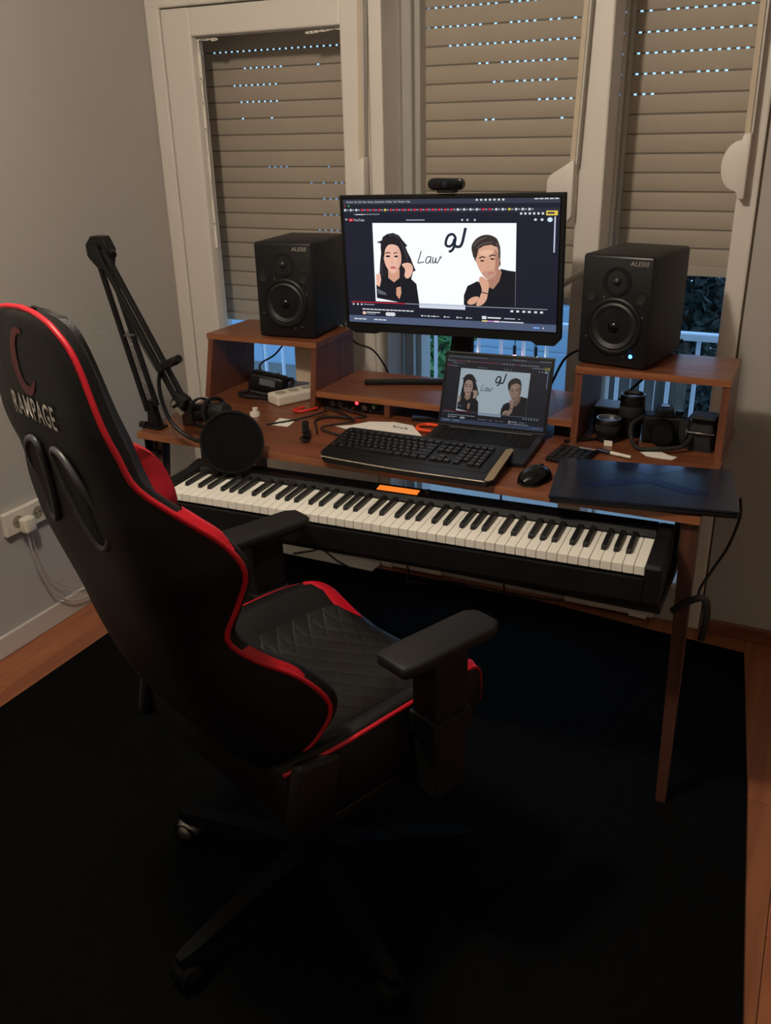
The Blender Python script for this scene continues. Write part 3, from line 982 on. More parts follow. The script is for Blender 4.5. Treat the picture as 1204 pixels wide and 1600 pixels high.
wc = thing('webcam', 'black rounded webcam clipped on the monitor top edge', 'webcam', (.483, .69, 1.416))
b_ = NB()
pts = []
for s_ in (1, -1):
    for k in range(9):
        a = -math.pi / 2 + math.pi * k / 8 if s_ == 1 else math.pi / 2 + math.pi * k / 8
        pts.append((s_ * .037 + .0155 * math.cos(a), .024 + .0155 * math.sin(a)))
obj('camera_body', prism(pts, 'y', -.014, .012, .003), M_GLOSSB, wc, 40)
obj('lens', lathe([(0, .003), (.006, .003), (.0085, .0015), (.0095, 0), (.0095, -.002)], 20, Matrix.Translation((0, -.0142, .024)) @ RX90), mat('lens_glass', srgb(30, 34, 50), .05, noise=.02), wc, 40)
obj('clip', b2(-.026, .026, -.012, .02, .001, .010, .002), M_MATTE, wc)

# ================================================================ LAPTOP (open)
lp = thing('laptop', 'open dark grey laptop mirroring the monitor picture', 'laptop', (.688, .517, ZD), math.radians(3.2))
LW, LD = .3126, .2212
M_SPACE = mat('space_grey_aluminium', srgb(58, 59, 64), .38, .8, noise=.05, nscale=30)
bs = obj('base', b2(-LW / 2, LW / 2, -LD, 0, .001, .0145, .003), M_SPACE, lp)
obj('keyboard_well', b2(-.137, .137, -.112, -.010, .0145, .0149), M_BLACK, bs)
kk = None
for r_ in range(6):
    for c_ in range(14):
        p_ = (-.128 + c_ * .0197, -.021 - r_ * .0165, .0149)
        if kk is None:
            kk = obj('key', b2(-.0085, .0085, -.0070, .0070, 0, .0012, .0005), M_MATTE, bs); kk.location = p_
        elif not (r_ == 5 and 4 <= c_ <= 8 and c_ != 6):
            q = clone(kk, bs, p_)
            if r_ == 5 and c_ == 6:
                q.scale = (5.6, 1, 1)
obj('trackpad', b2(-.066, .066, -.205, -.122, .0145, .0148, .0001), mat('grey_trackpad', srgb(70, 71, 76), .3, .4, noise=.03), bs)
lidm = Matrix.Translation((0, .002, .0145)) @ Matrix.Rotation(math.radians(-21), 4, 'X')
lid = obj('lid', xf(bx((0, .0025, .1065), (LW, .005, .213), .0022), lidm), M_SPACE, lp)
dis = obj('display', xf(bx((0, -.0004, .1075), (LW - .006, .0010, .203), 0), lidm), M_GLOSSB, lid)
bm, ml = screen_picture(.298, .190, .34, 'laptop', (.84, 1.0, 1.1))
obj('screen_image', xf(bm, lidm @ Matrix.Translation((0, -.0010, .1065))), ml, lp)
cyl((-.12, .004, .012), (.12, .004, .012), .006, bm=(hb := NB()))
obj('hinge', hb, M_BLACK, lp, 40)

# ================================================================ COMPUTER KEYBOARD
kb = thing('computer_keyboard', 'black full size computer keyboard with silver right edge trim', 'keyboard', (.580, .145, ZD), math.radians(.2))
kt = Matrix.Rotation(math.radians(4.5), 4, 'X')
outl = [(-.222, .005), (-.205, -.004), (0, -.012), (.235, -.008), (.247, .008), (.236, .195), (.222, .207), (-.236, .207), (-.246, .196), (-.240, .03)]
obj('case', xf(prism(outl, 'z', .003, .018, .003), kt), M_BLACK, kb)
obj('front_trim', xf(tube([(-.222, .0005, .0185), (-.12, -.0065, .0185), (0, -.0115, .0185), (.12, -.0105, .0185), (.232, -.0075, .0185)], .0015, 6), kt), mat('pale_edge_trim', srgb(200, 185, 165), .35, .3, noise=.04), kb, 60)
obj('side_trim', xf(prism([(.238, -.004), (.2465, .01), (.238, .192), (.230, .20), (.218, .19), (.224, .05), (.228, .0)], 'z', .0181, .0192), kt), mat('champagne_trim', srgb(196, 170, 130), .4, .8, noise=.05), kb)
obj('key_bed', xf(b2(-.236, .216, .040, .200, .0178, .0186), kt), M_BLACK, kb)
M_KEYC = mat('keycap', srgb(14, 13, 13), .4, noise=.08, nscale=40)
M_LEG = mat('key_legend', srgb(165, 160, 152), .6, noise=.03)
kcap = {}
def key(x_, y_, w_):
    kx = round(w_, 4)
    if kx not in kcap:
        bm = NB()
        h = w_ / 2 - .0009
        rows = [[(-h, -.0085, 0), (h, -.0085, 0), (h, .0085, 0), (-h, .0085, 0)], [(-h + .0012, -.0072, .005), (h - .0012, -.0072, .005), (h - .0012, .0076, .005), (-h + .0012, .0076, .005)]]
        grid(rows, True, True, bm)
        bmesh.ops.recalc_face_normals(bm, faces=bm.faces)
        o = obj('key', bm, [M_KEYC, M_LEG], kb)
        me = o.data
        # small printed legend
        b3 = NB(); b3.from_mesh(me)
        vs = [b3.verts.new(v) for v in ((-.0035, .002, .0051), (-.0008, .002, .0051), (-.0008, .0045, .0051), (-.0035, .0045, .0051))]
        b3.faces.new(vs).material_index = 1
        b3.to_mesh(me); b3.free()
        kcap[kx] = o
    else:
        o = clone(kcap[kx], kb)
    o.matrix_parent_inverse = Matrix.Identity(4)
    mtx = kt @ Matrix.Translation((x_, y_, .0185))
    o.location = mtx.to_translation()
    o.rotation_euler = (math.radians(4.5), 0, 0)
KU = .0187
rowsK = [(.187, [1.0] * 13 + [], 0), (.162, [1] * 13 + [2.0], 0), (.143, [1.5] + [1] * 12 + [1.5], 0), (.124, [1.75] + [1] * 11 + [2.25], 0), (.105, [2.25] + [1] * 10 + [2.75], 0), (.086, [1.25, 1.25, 1.25, 6.25, 1.25, 1.25, 1.25, 1.25], 0)]
for y_, ws, _ in rowsK:
    x_ = -.234
    for i, w_ in enumerate(ws):
        ww_ = w_ * KU if y_ != .187 else KU * 15 / 13
        key(x_ + ww_ / 2, y_ - .014, ww_)
        x_ += ww_
x0n = -.234 + 15 * KU + .008
for c_ in range(3):
    for y_ in (.187, .162, .143):
        key(x0n + (c_ + .5) * KU, y_ - .014, KU)
key(x0n + 1.5 * KU, .105 - .014, KU)
for c_ in range(3):
    key(x0n + (c_ + .5) * KU, .086 - .014, KU)
x0n += 3 * KU + .008
for r_, y_ in enumerate((.187, .162, .143, .124, .105, .086)):
    for c_ in range(4):
        if r_ == 5 and c_ == 1:
            continue
        key(x0n + (c_ + .5) * KU * 1.0, y_ - .014, KU)
for sx_ in (-.2, .2):
    obj('tilt_foot', b2(sx_ - .02, sx_ + .02, .175, .19, .0005 if sx_ < 0 else .0150, .018), M_RUBBER, kb)
    obj('pad', b2(sx_ - .02, sx_ + .02, .02, .03, .0005, .0045), M_RUBBER, kb)

# ================================================================ MOUSE
ms_ = thing('computer_mouse', 'small black computer mouse between keyboard and closed laptop', 'mouse', (.905, .235, ZD), math.radians(-14))
rows = []
for k in range(11):
    t = k / 10
    y_ = -.052 + .104 * t
    w_ = .031 * (max(0.0, 1 - abs(2 * t - 1) ** 3.2)) ** .5 + .002
    h_ = .036 * (max(0, math.sin(math.pi * (t * .86 + .05)))) ** .55
    rows.append([(w_ * math.cos(a), y_, .001 + max(.004, h_) * max(0, math.sin(a)) ** .7) for a in [math.pi * j / 12 for j in range(13)]])
obj('shell', grid(rows, False, False), M_GLOSSB, ms_, 60)
obj('base_plate', prism([(r[0][0], r[0][1]) for r in rows] + [(r[-1][0], r[-1][1]) for r in rows[::-1]], 'z', .0005, .004), M_RUBBER, ms_)
obj('scroll_wheel', cyl((-.004, .028, .0265), (.004, .028, .0265), .009, n=18), M_RUBBER, ms_, 40)

# ================================================================ CLOSED LAPTOP (blue black lid)
cl = thing('closed_laptop', 'closed blue black laptop overhanging the desk right corner', 'laptop', (1.157, .272, ZD), math.radians(9.6))
M_LID = mat('blue_black_lid', srgb(28, 34, 52), .22, .35, noise=.06, nscale=6)
obj('base', b2(-.203, .203, -.130, .130, .002, .013, .003), M_BLACK, cl)
ld = obj('lid', prism([(-.206, -.132), (.206, -.132), (.206, .13), (-.206, .13)], 'z', .0135, .0205, .002), M_LID, cl)
ch = NB()
zz = .0208
for tri in ([(-.10, .128), (.12, .128), (.01, .045)], [(-.15, -.04), (.01, .040), (.15, -.04), (.10, -.055), (.01, .0), (-.10, -.055)]):  # triangle paints a blue reflection into the colour; chevron is the lid's own
    ch.faces.new([ch.verts.new((a, b, zz)) for a, b in tri])
obj('lid_chevron_reflection', ch, mat('blue_chevron_reflection', srgb(30, 44, 84), .16, .4, noise=.05), ld)
obj('hinge', cyl((-.15, .128, .012), (.15, .128, .012), .005), M_BLACK, cl, 40)
for xx in (-.17, -.02):
    for yy in (-.10, .11):
        obj('rubber_foot', b2(xx - .02, xx + .02, yy - .005, yy + .005, .0003, .003), M_RUBBER, cl)

# ================================================================ SPEAKERS
def speaker(loc, rz, label, led):
    W, H, D = .190, .284, .248
    t = thing('studio_speaker', label, 'speaker', loc, rz, 'pair of studio monitor speakers')
    cab = bx((0, D / 2, H / 2 + .002), (W, D, H), .010, None, None, 3)
    obj('cabinet', cab, mat('vinyl_cabinet', srgb(18, 18, 19), .55, noise=.1, nscale=40, bump=.2, bscale=300), t, 40)
    obj('front_baffle', bx((0, -.004, H / 2 + .002), (W, .018, H), .0085, None, None, 3), mat('satin_baffle', srgb(12, 12, 14), .38, noise=.06, nscale=10), t, 40)
    zb = -.0135
    F = lambda x_, z_, dy=0: Matrix.Translation((x_, zb - dy, z_)) @ RX90
    wf = obj('woofer', lathe([(0, -.006), (.012, -.005), (.020, -.012), (.048, .001), (.056, .0045), (.062, .0015)], 40, F(0, .106)), mat('woofer_cone', srgb(20, 20, 21), .5, noise=.05), t, 50)
    obj('woofer_ring', lathe([(.060, .001), (.066, .004), (.074, .003), (.076, 0)], 40, F(0, .106)), M_BLACK, wf, 50)
    obj('dust_cap', lathe([(0, .008), (.008, .006), (.015, .001), (.018, -.006)], 24, F(0, .106)), M_GLOSSB, wf, 60)
    wg = obj('tweeter_waveguide', lathe([(.012, -.004), (.022, -.001), (.036, .001), (.040, .0)], 36, F(0, .222)), mat('waveguide_satin', srgb(17, 17, 19), .3, noise=.05), t, 50)
    obj('tweeter_dome', lathe([(0, .009), (.006, .007), (.011, .002), (.012, -.003)], 24, F(0, .222)), mat('silk_dome', srgb(40, 40, 42), .3, noise=.05), wg, 60)
    for sx_ in (-.066, .066):
        obj('bass_port', lathe([(0, -.0002), (.010, -.0002), (.0135, .002), (.0155, .0002)], 20, Matrix.Translation((sx_, zb, .186)) @ RX90 @ Matrix.Scale(1.35, 4, (0, 1, 0))), M_RUBBER, t, 40)
    for k in range(8):
        a = math.pi / 8 + k * math.pi / 4
        if k % 2 == 0:
            obj('screw', cyl((.080 * math.cos(a), zb + .001, .106 + .080 * math.sin(a)), (.080 * math.cos(a), zb - .0012, .106 + .080 * math.sin(a)), .0028, n=8), M_STEEL, t)
    bd = text_bm('ALESIS', .0155, .25, .00015, 'CENTER', 1.1)
    obj('badge', xf(bd, Matrix.Translation((.055, zb - .0006, .262)) @ RX90), mat('badge_silver', srgb(200, 196, 190), .3, .6, noise=.03), t)
    obj('power_light', lathe([(0, .002), (.004, .0015), (.005, 0)], 12, F(.052, .034)), glow('blue_led', (.03, .22, 1, 1), 14) if led else mat('dark_led', srgb(24, 26, 34), .2, noise=.05), t, 60)
    for yy in (.02, .2):
        for xx in (-.07, .07):
            obj('pad', b2(xx - .012, xx + .012, yy - .008, yy + .012, .0003, .003), M_RUBBER, t)
    return t
speaker((-.006, .602, ZT), math.radians(6), 'black two way studio speaker on the left shelf, unlit', False)
speaker((.995, .600, ZT), math.radians(-10), 'black two way studio speaker on the right shelf with blue light', True)

# ================================================================ AUDIO INTERFACE
ai = thing('audio_interface', 'black audio interface box with red light and silver knob', 'audio interface', (.226, .575, ZD))
obj('case', b2(-.105, .105, 0, .12, .001, .040, .003), M_BLACK, ai)
F2 = lambda x_, z_: Matrix.Translation((x_, -.0005, z_)) @ RX90
obj('volume_knob', lathe([(0, .014), (.009, .014), (.0105, .011), (.0115, 0)], 24, F2(.045, .021)), M_STEEL, ai, 40)
obj('phones_knob', lathe([(0, .009), (.006, .009), (.007, 0)], 20, F2(.074, .026)), mat('knob_green_grey', srgb(110, 130, 105), .4, noise=.05), ai, 40)
for xx in (-.07, -.045):
    obj('input_jack', lathe([(.004, .004), (.0075, .004), (.0085, 0)], 20, F2(xx, .02)), M_STEEL, ai, 40)
for xx in (-.02, .0, .062):
    obj('small_knob', lathe([(0, .007), (.004, .007), (.005, 0)], 16, F2(xx, .012)), M_STEEL, ai, 40)
obj('status_light', lathe([(0, .003), (.005, .002), (.006, 0)], 14, F2(.012, .029)), glow('red_led', (1, .02, .03, 1), 6), ai, 60)

# ================================================================ POWER STRIP AND ADAPTERS IN LEFT SHELF
ps = thing('power_strip', 'white power strip inside the left shelf box', 'power strip', (.0, .632, ZD), math.radians(62))
obj('case', b2(-.10, .12, -.034, .034, .0005, .034, .006), M_WHITEP, ps)
for k in range(4):
    so = obj('socket', cyl((-.07 + k * .048, 0, .0338), (-.07 + k * .048, 0, .0352), .018, n=20), mat('socket_beige', srgb(170, 160, 145), .6, noise=.05), ps)  # socket discs in a darker beige than the case
    for dx_ in (-.008, .008):
        obj('socket_hole', cyl((-.07 + k * .048 + dx_, 0, .0350), (-.07 + k * .048 + dx_, 0, .0356), .0028, n=10), M_RUBBER, so)
ad = thing('plug_adapter', 'tall beige plug adapter standing on the power strip', 'adapter', (.030, .690, ZD + .036), math.radians(10))
obj('case', b2(-.062, .020, -.02, .02, .012, .125, .004), mat('beige_plastic', srgb(190, 172, 150), .5, noise=.04), ad)
obj('plug', b2(-.02, .02, -.014, .014, 0, .014, .003), M_WHITEP, ad)
br = thing('power_brick', 'black power brick with label behind the microphone, in the left shelf', 'power brick', (-.118, .635, ZD), math.radians(8))
obj('case', bx((0, 0, .042), (.125, .055, .062), .012, Matrix.Rotation(.15, 3, 'Y'), None, 3), M_BLACK, br, 40)
obj('sticker', bx((.008, -.0282, .050), (.055, .0006, .022), 0, Matrix.Rotation(.15, 3, 'Y')), mat('grey_sticker', srgb(90, 92, 98), .5, noise=.2, nscale=90), br)
obj('cable_wrap', tube([(-.05, -.03, .02), (.03, -.034, .012), (.075, -.01, .03), (.07, .03, .05), (0, .034, .03), (-.06, .02, .02)], .007, 8, 6, True), M_CABLE, br, 60)
obj('plug_end', tube([(-.07, .0, .012), (-.095, -.03, .008), (-.06, -.055, .008), (.0, -.06, .01), (.05, -.075, .008)], .006), M_CABLE, br, 60)
def cable(name, P, r, label, m=M_CABLE, cat='cable', k=7):
    return tag(obj(name, tube(P, r, 8, k), m, None, 60), label, cat)
cable('speaker_cable', [(-.10, .86, 1.06), (-.15, .86, .96), (-.205, .85, .888), (-.239, .85, .858), (-.282, .85, .834), (-.296, .85, .812), (-.272, .845, .795), (-.225, .835, .797), (-.18, .80, .80), (-.14, .74, .825), (-.115, .69, .848), (-.095, .665, .845)], .0032, 'thin black cable curling down behind the left speaker')
cable('power_cable', [(.04, .86, 1.08), (.04, .865, 1.0), (.065, .86, .96), (.09, .86, .93), (.15, .88, .90), (.2, .9, .80), (.2, .9, .7)], .0032, 'black lead behind the left shelf beside the beige adapter')
cable('speaker_cable', [(1.0, .862, 1.04), (.93, .87, 1.005), (.86, .87, .975), (.80, .87, .94), (.76, .88, .86), (.72, .88, .76)], .004, 'black lead sloping from right speaker behind the laptop lid')
cable('speaker_cable', [(1.13, .87, 1.02), (1.06, .87, .93), (1.0, .875, .86), (.95, .88, .80), (.93, .88, .73)], .004, 'black lead slanting across the view in the right shelf box')
cable('monitor_cable', [(.475, .78, 1.02), (.46, .80, .98), (.452, .82, .93), (.45, .85, .88), (.45, .87, .75)], .004, 'black lead hanging from the monitor back beside its neck')

# ================================================================ BOOM ARM, MICROPHONE, POP FILTER
ba = thing('microphone_boom_arm', 'black double boom arm clamped to the desk left corner', 'boom arm', (-.245, .215, ZD))
BA = Vector((-.245, .215, ZD))
def wl(*P):
    return [Vector(p) - BA for p in P]
def bar(p0, p1, w=.013, d=.013):
    p0, p1 = Vector(p0) - BA, Vector(p1) - BA
    v = p1 - p0
    q = v.to_track_quat('Z', 'Y').to_matrix()
    return xf(bx((0, 0, v.length / 2), (w, d, v.length), .002), Matrix.Translation(p0) @ q.to_4x4())
cl_ = NB()
b2(-.022, .03, -.02, .02, .0005, .008, .002, cl_)
b2(-.034, -.026, -.02, .02, -.075, .008, .002, cl_)
b2(-.034, .012, -.018, .018, -.078, -.068, .002, cl_)
obj('clamp', cl_, M_BLACK, ba)
obj('clamp_screw', cyl((-.005, 0, -.11), (-.005, 0, -.0215), .005, n=10), M_BLACK, ba, 40)
obj('clamp_wing', b2(-.026, .016, -.004, .004, -.118, -.104, .002), M_BLACK, ba)
obj('clamp_knob', cyl((-.034, 0, .004), (-.055, 0, .004), .011, .010, 12), M_BLACK, ba, 40)
obj('base_bracket', prism([(-.02, .008), (.022, .008), (.010, .05), (.006, .085), (-.016, .085), (-.016, .04)], 'y', -.012, .012, .002), M_BLACK, ba)
E0, E1 = (-.258, .205, .84), (-.374, .205, 1.302)
S0, S1 = (-.222, .205, .86), (-.334, .205, 1.282)
obj('lower_arm_bar', bar(E0, E1), M_BLACK, ba)
obj('lower_arm_bar', bar(S0, S1), M_BLACK, ba)
obj('cross_pin', tube(wl((-.302, .199, 1.06), (-.266, .199, 1.065)), .003, 8, 2), M_STEEL, ba)
obj('elbow_joint', xf(prism([(-.050, -.02), (-.02, -.05), (.016, -.055), (.03, .0), (.012, .035), (-.03, .035), (-.052, .012)], 'y', -.017, .017, .004), Matrix.Translation(Vector((-.333, .2, 1.297)) - BA)), M_BLACK, ba)
obj('elbow_knob', cyl(Vector((-.30, .188, 1.29)) - BA, Vector((-.284, .18, 1.285)) - BA, .012, .010, 10), M_BLACK, ba, 40)
T0, T1 = (-.343, .175, 1.307), (-.095, .145, .905)
T2, T3 = (-.310, .172, 1.300), (-.073, .145, .917)
obj('upper_arm_bar', bar(T0, T1), M_BLACK, ba)
obj('upper_arm_bar', bar(T2, T3), M_BLACK, ba)
sp_ = []
for k in range(140):
    t = .5 + .42 * k / 139
    p = Vector(E0).lerp(Vector(E1), 1 - t) + Vector((.020, .0, .004))
    a = k * 1.3
    sp_.append(p + Vector((math.cos(a) * .004, math.sin(a) * .004, 0)))
obj('spring', tube([p - BA for p in sp_], .0012, 5, 1, False, None, False), M_STEEL, ba, 60)
obj('wrist_joint', xf(bx((0, 0, 0), (.045, .03, .05), .006, Matrix.Rotation(.5, 3, 'Y')), Matrix.Translation(Vector((-.082, .143, .905)) - BA)), M_BLACK, ba)
obj('wrist_wingnut', xf(prism([(-.014, -.004), (.014, -.008), (.014, .008), (-.014, .004)], 'y', -.004, .004, .001), Matrix.Translation(Vector((-.070, .120, .885)) - BA) @ Matrix.Rotation(.7, 4, 'Y')), mat('nickel', srgb(190, 180, 165), .25, .9, noise=.05), ba)
obj('wrist_wingnut', xf(prism([(-.008, -.004), (.008, -.006), (.008, .006), (-.008, .004)], 'y', -.004, .004, .001), Matrix.Translation(Vector((-.088, .120, .905)) - BA) @ Matrix.Rotation(-.7, 4, 'Y')), MATS['nickel'], ba)
obj('arm_cable', tube(wl((-.343, .19, 1.312), (-.30, .185, 1.20), (-.232, .18, 1.06), (-.17, .165, .98), (-.10, .155, .915)), .0035), M_CABLE, ba, 60)

mi_ = thing('microphone', 'black side address microphone in a shock mount on the boom arm', 'microphone', (-.004, .168, .876), 0)
mm = Matrix.Rotation(math.radians(78), 4, 'Y') @ Matrix.Rotation(math.radians(10), 4, 'X')
obj('body', lathe([(0, -.065), (.018, -.065), (.024, -.06), (.025, .01), (.023, .014)], 28, mm), M_MATTE, mi_, 40)
obj('grille', lathe([(.023, .014), (.0265, .018), (.0265, .055), (.020, .068), (.0, .074)], 28, mm), mat('mic_grille', srgb(38, 37, 36), .45, .6, noise=.3, nscale=400, bump=.6, bscale=900), mi_, 40)
for zz in (-.035, .02):
    obj('shock_mount_ring', lathe([(.038, -.006), (.043, -.006), (.043, .006), (.038, .006), (.038, -.006)], 28, mm @ Matrix.Translation((0, 0, zz))), M_BLACK, mi_, 40)
for k in range(4):
    a = math.pi / 4 + k * math.pi / 2
    obj('mount_strut', xf(cyl((.0405 * math.cos(a), .0405 * math.sin(a), -.035), (.0405 * math.cos(a), .0405 * math.sin(a), .02), .0035, n=8), mm), M_BLACK, mi_)
    obj('elastic_band', xf(cyl((.0405 * math.cos(a), .0405 * math.sin(a), -.01), (.024 * math.cos(a + .4), .024 * math.sin(a + .4), 0), .0015, n=6), mm), M_RUBBER, mi_)
obj('mount_stem', tube([(-.070, -.015, .04), (-.05, -.012, .02), (-.04, .0, -.025)], .009), M_BLACK, mi_, 60)

pf = thing('pop_filter', 'round black pop filter hanging in front of the microphone', 'pop filter', (.114, .096, .828))
nrm = Vector((.52, -.80, .20)).normalized()
pfm = nrm.to_track_quat('Z', 'Y').to_matrix().to_4x4()
obj('hoop', lathe([(.078, -.006), (.084, -.006), (.085, 0), (.084, .006), (.078, .006), (.077, 0), (.078, -.006)], 48, pfm), M_BLACK, pf, 40)
obj('nylon_screen', lathe([(0, .003), (.079, .003), (.079, -.003), (0, -.003)], 48, pfm), M_NYLON, pf)
PF = Vector((.114, .096, .828))
gn = [Vector(p) - PF for p in ((.03, .125, .812), (.005, .13, .80), (-.06, .13, .81), (-.115, .13, .85), (-.143, .135, .92), (-.14, .14, .98), (-.112, .145, 1.005), (-.085, .148, 1.012))]
obj('gooseneck', tube(gn, .0055, 10), M_BLACK, pf, 60)
obj('neck_clamp', xf(bx((0, 0, 0), (.055, .03, .022), .004, Matrix.Rotation(-.45, 3, 'Y')), Matrix.Translation(Vector((-.100, .138, 1.012)) - PF)), M_BLACK, pf)
obj('neck_knob', cyl(Vector((-.075, .13, 1.022)) - PF, Vector((-.055, .125, 1.032)) - PF, .012, .011, 10), M_BLACK, pf, 40)
obj('hoop_joint', bx(Vector((.025, .125, .812)) - PF, (.02, .016, .016), .003), M_BLACK, pf)

bb = thing('small_box', 'small dark brown box standing behind the microphone', 'box', (-.165, .29, ZD), .2)
obj('carton', b2(-.025, .025, -.02, .02, .0005, .055, .002), mat('brown_card', srgb(64, 40, 30), .7, noise=.1), bb)
obj('flap', b2(-.026, .026, -.021, .021, .0555, .0575, .0005), mat('brown_card_flap', srgb(74, 48, 36), .7, noise=.1), bb)
cp = thing('bottle_cap', 'small white cap beside the round pop filter', 'cap', (-.035, .425, ZD))
obj('rim', cyl((0, 0, .0005), (0, 0, .012), .016, .015, 20), M_WHITEP, cp, 40)
obj('knob', cyl((.002, 0, .012), (.002, 0, .026), .009, .008, 16), M_WHITEP, cp, 40)

# ================================================================ PAPERS, GADGETS ON DESKTOP
def sheet(name, P, label, zs=None):
    bm = NB()
    n = len(P)
    c = Vector((sum(p[0] for p in P) / n, sum(p[1] for p in P) / n, 0))
    random.seed(len(label))
    rings = []
    for f in (1, .75, .5, .25):
        ring = []
        for i, p in enumerate(P):
            q = c.lerp(Vector((p[0], p[1], 0)), f)
            ring.append(bm.verts.new((q.x, q.y, ZD + .0012 + random.uniform(0, .003) * (.5 if f == 1 else 1))))
        rings.append(ring)
    ctr = bm.verts.new((c.x, c.y, ZD + .002))
    for a, b in zip(rings, rings[1:]):
        for i in range(n):
            bm.faces.new((a[i], a[(i + 1) % n], b[(i + 1) % n], b[i]))
    for i in range(n):
        bm.faces.new((rings[-1][i], rings[-1][(i + 1) % n], ctr))
    ex = bmesh.ops.extrude_face_region(bm, geom=list(bm.faces))
    bmesh.ops.translate(bm, vec=(0, 0, -.0006), verts=[v for v in ex['geom'] if isinstance(v, bmesh.types.BMVert)])
    return tag(obj(name, bm, M_PAPER, None, 30), label, 'paper')
pp = sheet('paper_sheet', [(.240, .425), (.285, .452), (.32, .500), (.39, .525), (.452, .515), (.520, .43), (.46, .40), (.40, .40), (.33, .40)], 'crumpled white paper sheet lying behind the computer keyboard')
ik = NB()
for k in range(7):
    x_ = .41 + k * .007
    s = random.uniform(.003, .012)
    bx((x_, .472 + random.uniform(-.006, .006), ZD + .0062), (.004, s, .0006), 0, Matrix.Rotation(random.uniform(-.5, .5), 3, 'Z'), ik)
obj('ink_scribble', ik, mat('grey_ink', srgb(80, 80, 85), .7, noise=.1), pp)
nt_ = sheet('paper_note', [(.062, .362), (.118, .365), (.108, .43), (.052, .428)], 'small square white paper note beside the pop filter')
gd = thing('headset_clip', 'small glossy black clip gadget left of the keyboard', 'gadget', (.222, .300, ZD), .5)
obj('lower_jaw', bx((0, 0, .010), (.022, .05, .018), .005), M_GLOSSB, gd, 40)
obj('upper_jaw', bx((-.004, .03, .022), (.02, .045, .016), .005, Matrix.Rotation(.5, 3, 'X')), M_GLOSSB, gd, 40)
obj('hook', tube([(-.008, -.02, .012), (-.016, -.036, .012), (-.004, -.042, .006), (.008, -.034, .006)], .003), M_BLACK, gd, 60)
cable('audio_cable', [(.235, .335, ZD + .006), (.20, .39, ZD + .005), (.17, .44, ZD + .006), (.19, .49, ZD + .006), (.26, .50, ZD + .006), (.29, .53, ZD + .006), (.25, .548, ZD + .008), (.19, .56, ZD + .012)], .0032, 'black cable coiled on the desktop below the audio interface')
cable('audio_cable', [(.055, .352, ZD + .005), (.11, .42, ZD + .006), (.16, .50, ZD + .012), (.145, .545, ZD + .012), (.20, .53, ZD + .011), (.28, .47, ZD + .0085), (.24, .41, ZD + .0085), (.235, .36, ZD + .012), (.30, .345, ZD + .006), (.33, .355, ZD + .006)], .003, 'black cable crossing the small paper note and looping right')
cable('red_cord', [(.115, .545, ZD + .008), (.085, .50, ZD + .006), (.055, .505, ZD + .006), (.07, .54, ZD + .007)], .0045, 'short red cord end below the left shelf', mat('red_rubber', srgb(200, 40, 30), .5, noise=.05), 'cord')
cable('orange_cord', [(.545, .52, ZD + .007), (.50, .525, ZD + .007), (.478, .505, ZD + .007), (.488, .475, ZD + .007), (.54, .468, ZD + .007)], .0055, 'orange cord loop sticking out left of the open laptop', M_ORANGE, 'cord')
bp_ = thing('phone_stand', 'dark blue folded stand lying in the shelf opening left of the laptop', 'stand', (.47, .60, ZD), .25)
obj('plate', bx((0, 0, .022), (.10, .06, .006), .002, Matrix.Rotation(.45, 3, 'X')), mat('dark_blue_plastic', srgb(36, 48, 78), .3, noise=.06), bp_)
obj('prop', bx((0, .03, .016), (.05, .004, .028), .001), M_BLACK, bp_)
obj('foot', b2(-.05, .05, -.034, -.026, .0005, .010, .001), M_BLACK, bp_)
sp2 = thing('mini_speaker', 'small square black speaker box right of the open laptop', 'speaker', (.872, .590, ZD), -.1)
obj('case', bx((0, .03, .0205), (.050, .05, .036), .004), M_BLACK, sp2)
obj('grille', bx((0, .0045, .021), (.034, .002, .022), .0009), M_RUBBER, sp2)
for sx_ in (-.02, .02):
    obj('pad', b2(sx_ - .005, sx_ + .005, .01, .05, .0003, .003), M_RUBBER, sp2)
rc = thing('number_pad', 'slim black number pad tucked behind the closed laptop', 'number pad', (.945, .43, ZD), math.radians(-6))
obj('case', b2(-.05, .05, -.06, .06, .001, .012, .003), M_BLACK, rc)
kq = None
for r_ in range(4):
    for c_ in range(5):
        p_ = (-.038 + c_ * .019, -.045 + r_ * .024, .012)
        if kq is None:
            kq = obj('button', b2(-.0075, .0075, -.009, .009, 0, .003, .001), M_KEYC, rc); kq.location = p_
        else:
            clone(kq, rc, p_)
obj('print_strip', b2(.0, .045, .048, .054, .012, .0124), M_LEG, rc)

# ================================================================ CONTENTS OF RIGHT SHELF BOX
def lens(name, loc, R_, H_, label, rot=(0, 0, 0), m=M_BLACK):
    t = thing(name, label, 'lens', loc, 0, None, rot)
    obj('barrel', lathe([(0, .0008), (R_ * .86, .0008), (R_ * .9, H_ * .12), (R_ * .9, H_ * .3), (R_, H_ * .36), (R_, H_ * .94), (R_ * .95, H_)], 32), m, t, 40)
    obj('focus_ring', lathe([(R_ * 1.0, H_ * .5), (R_ * 1.035, H_ * .52), (R_ * 1.035, H_ * .74), (R_ * 1.0, H_ * .76)], 32), M_RUBBER, t, 40)
    obj('front_rim', lathe([(R_ * .95, H_), (R_ * .98, H_ + .003), (R_ * .86, H_ + .002), (R_ * .82, H_ - .004)], 32), M_STEEL if m is M_BLACK else M_BLACK, t, 40)
    obj('front_cap', lathe([(0, H_ - .004), (R_ * .84, H_ - .004), (R_ * .84, H_ - .006)], 32), mat('lens_cap', srgb(52, 60, 78), .3, noise=.05), t)
    return t
lens('camera_lens', (1.046, .662, ZD), .033, .118, 'tall black camera lens standing upright in the right shelf box')
lens('camera_lens', (.998, .602, ZD), .034, .062, 'short black camera lens with white tag, left in the right shelf box')
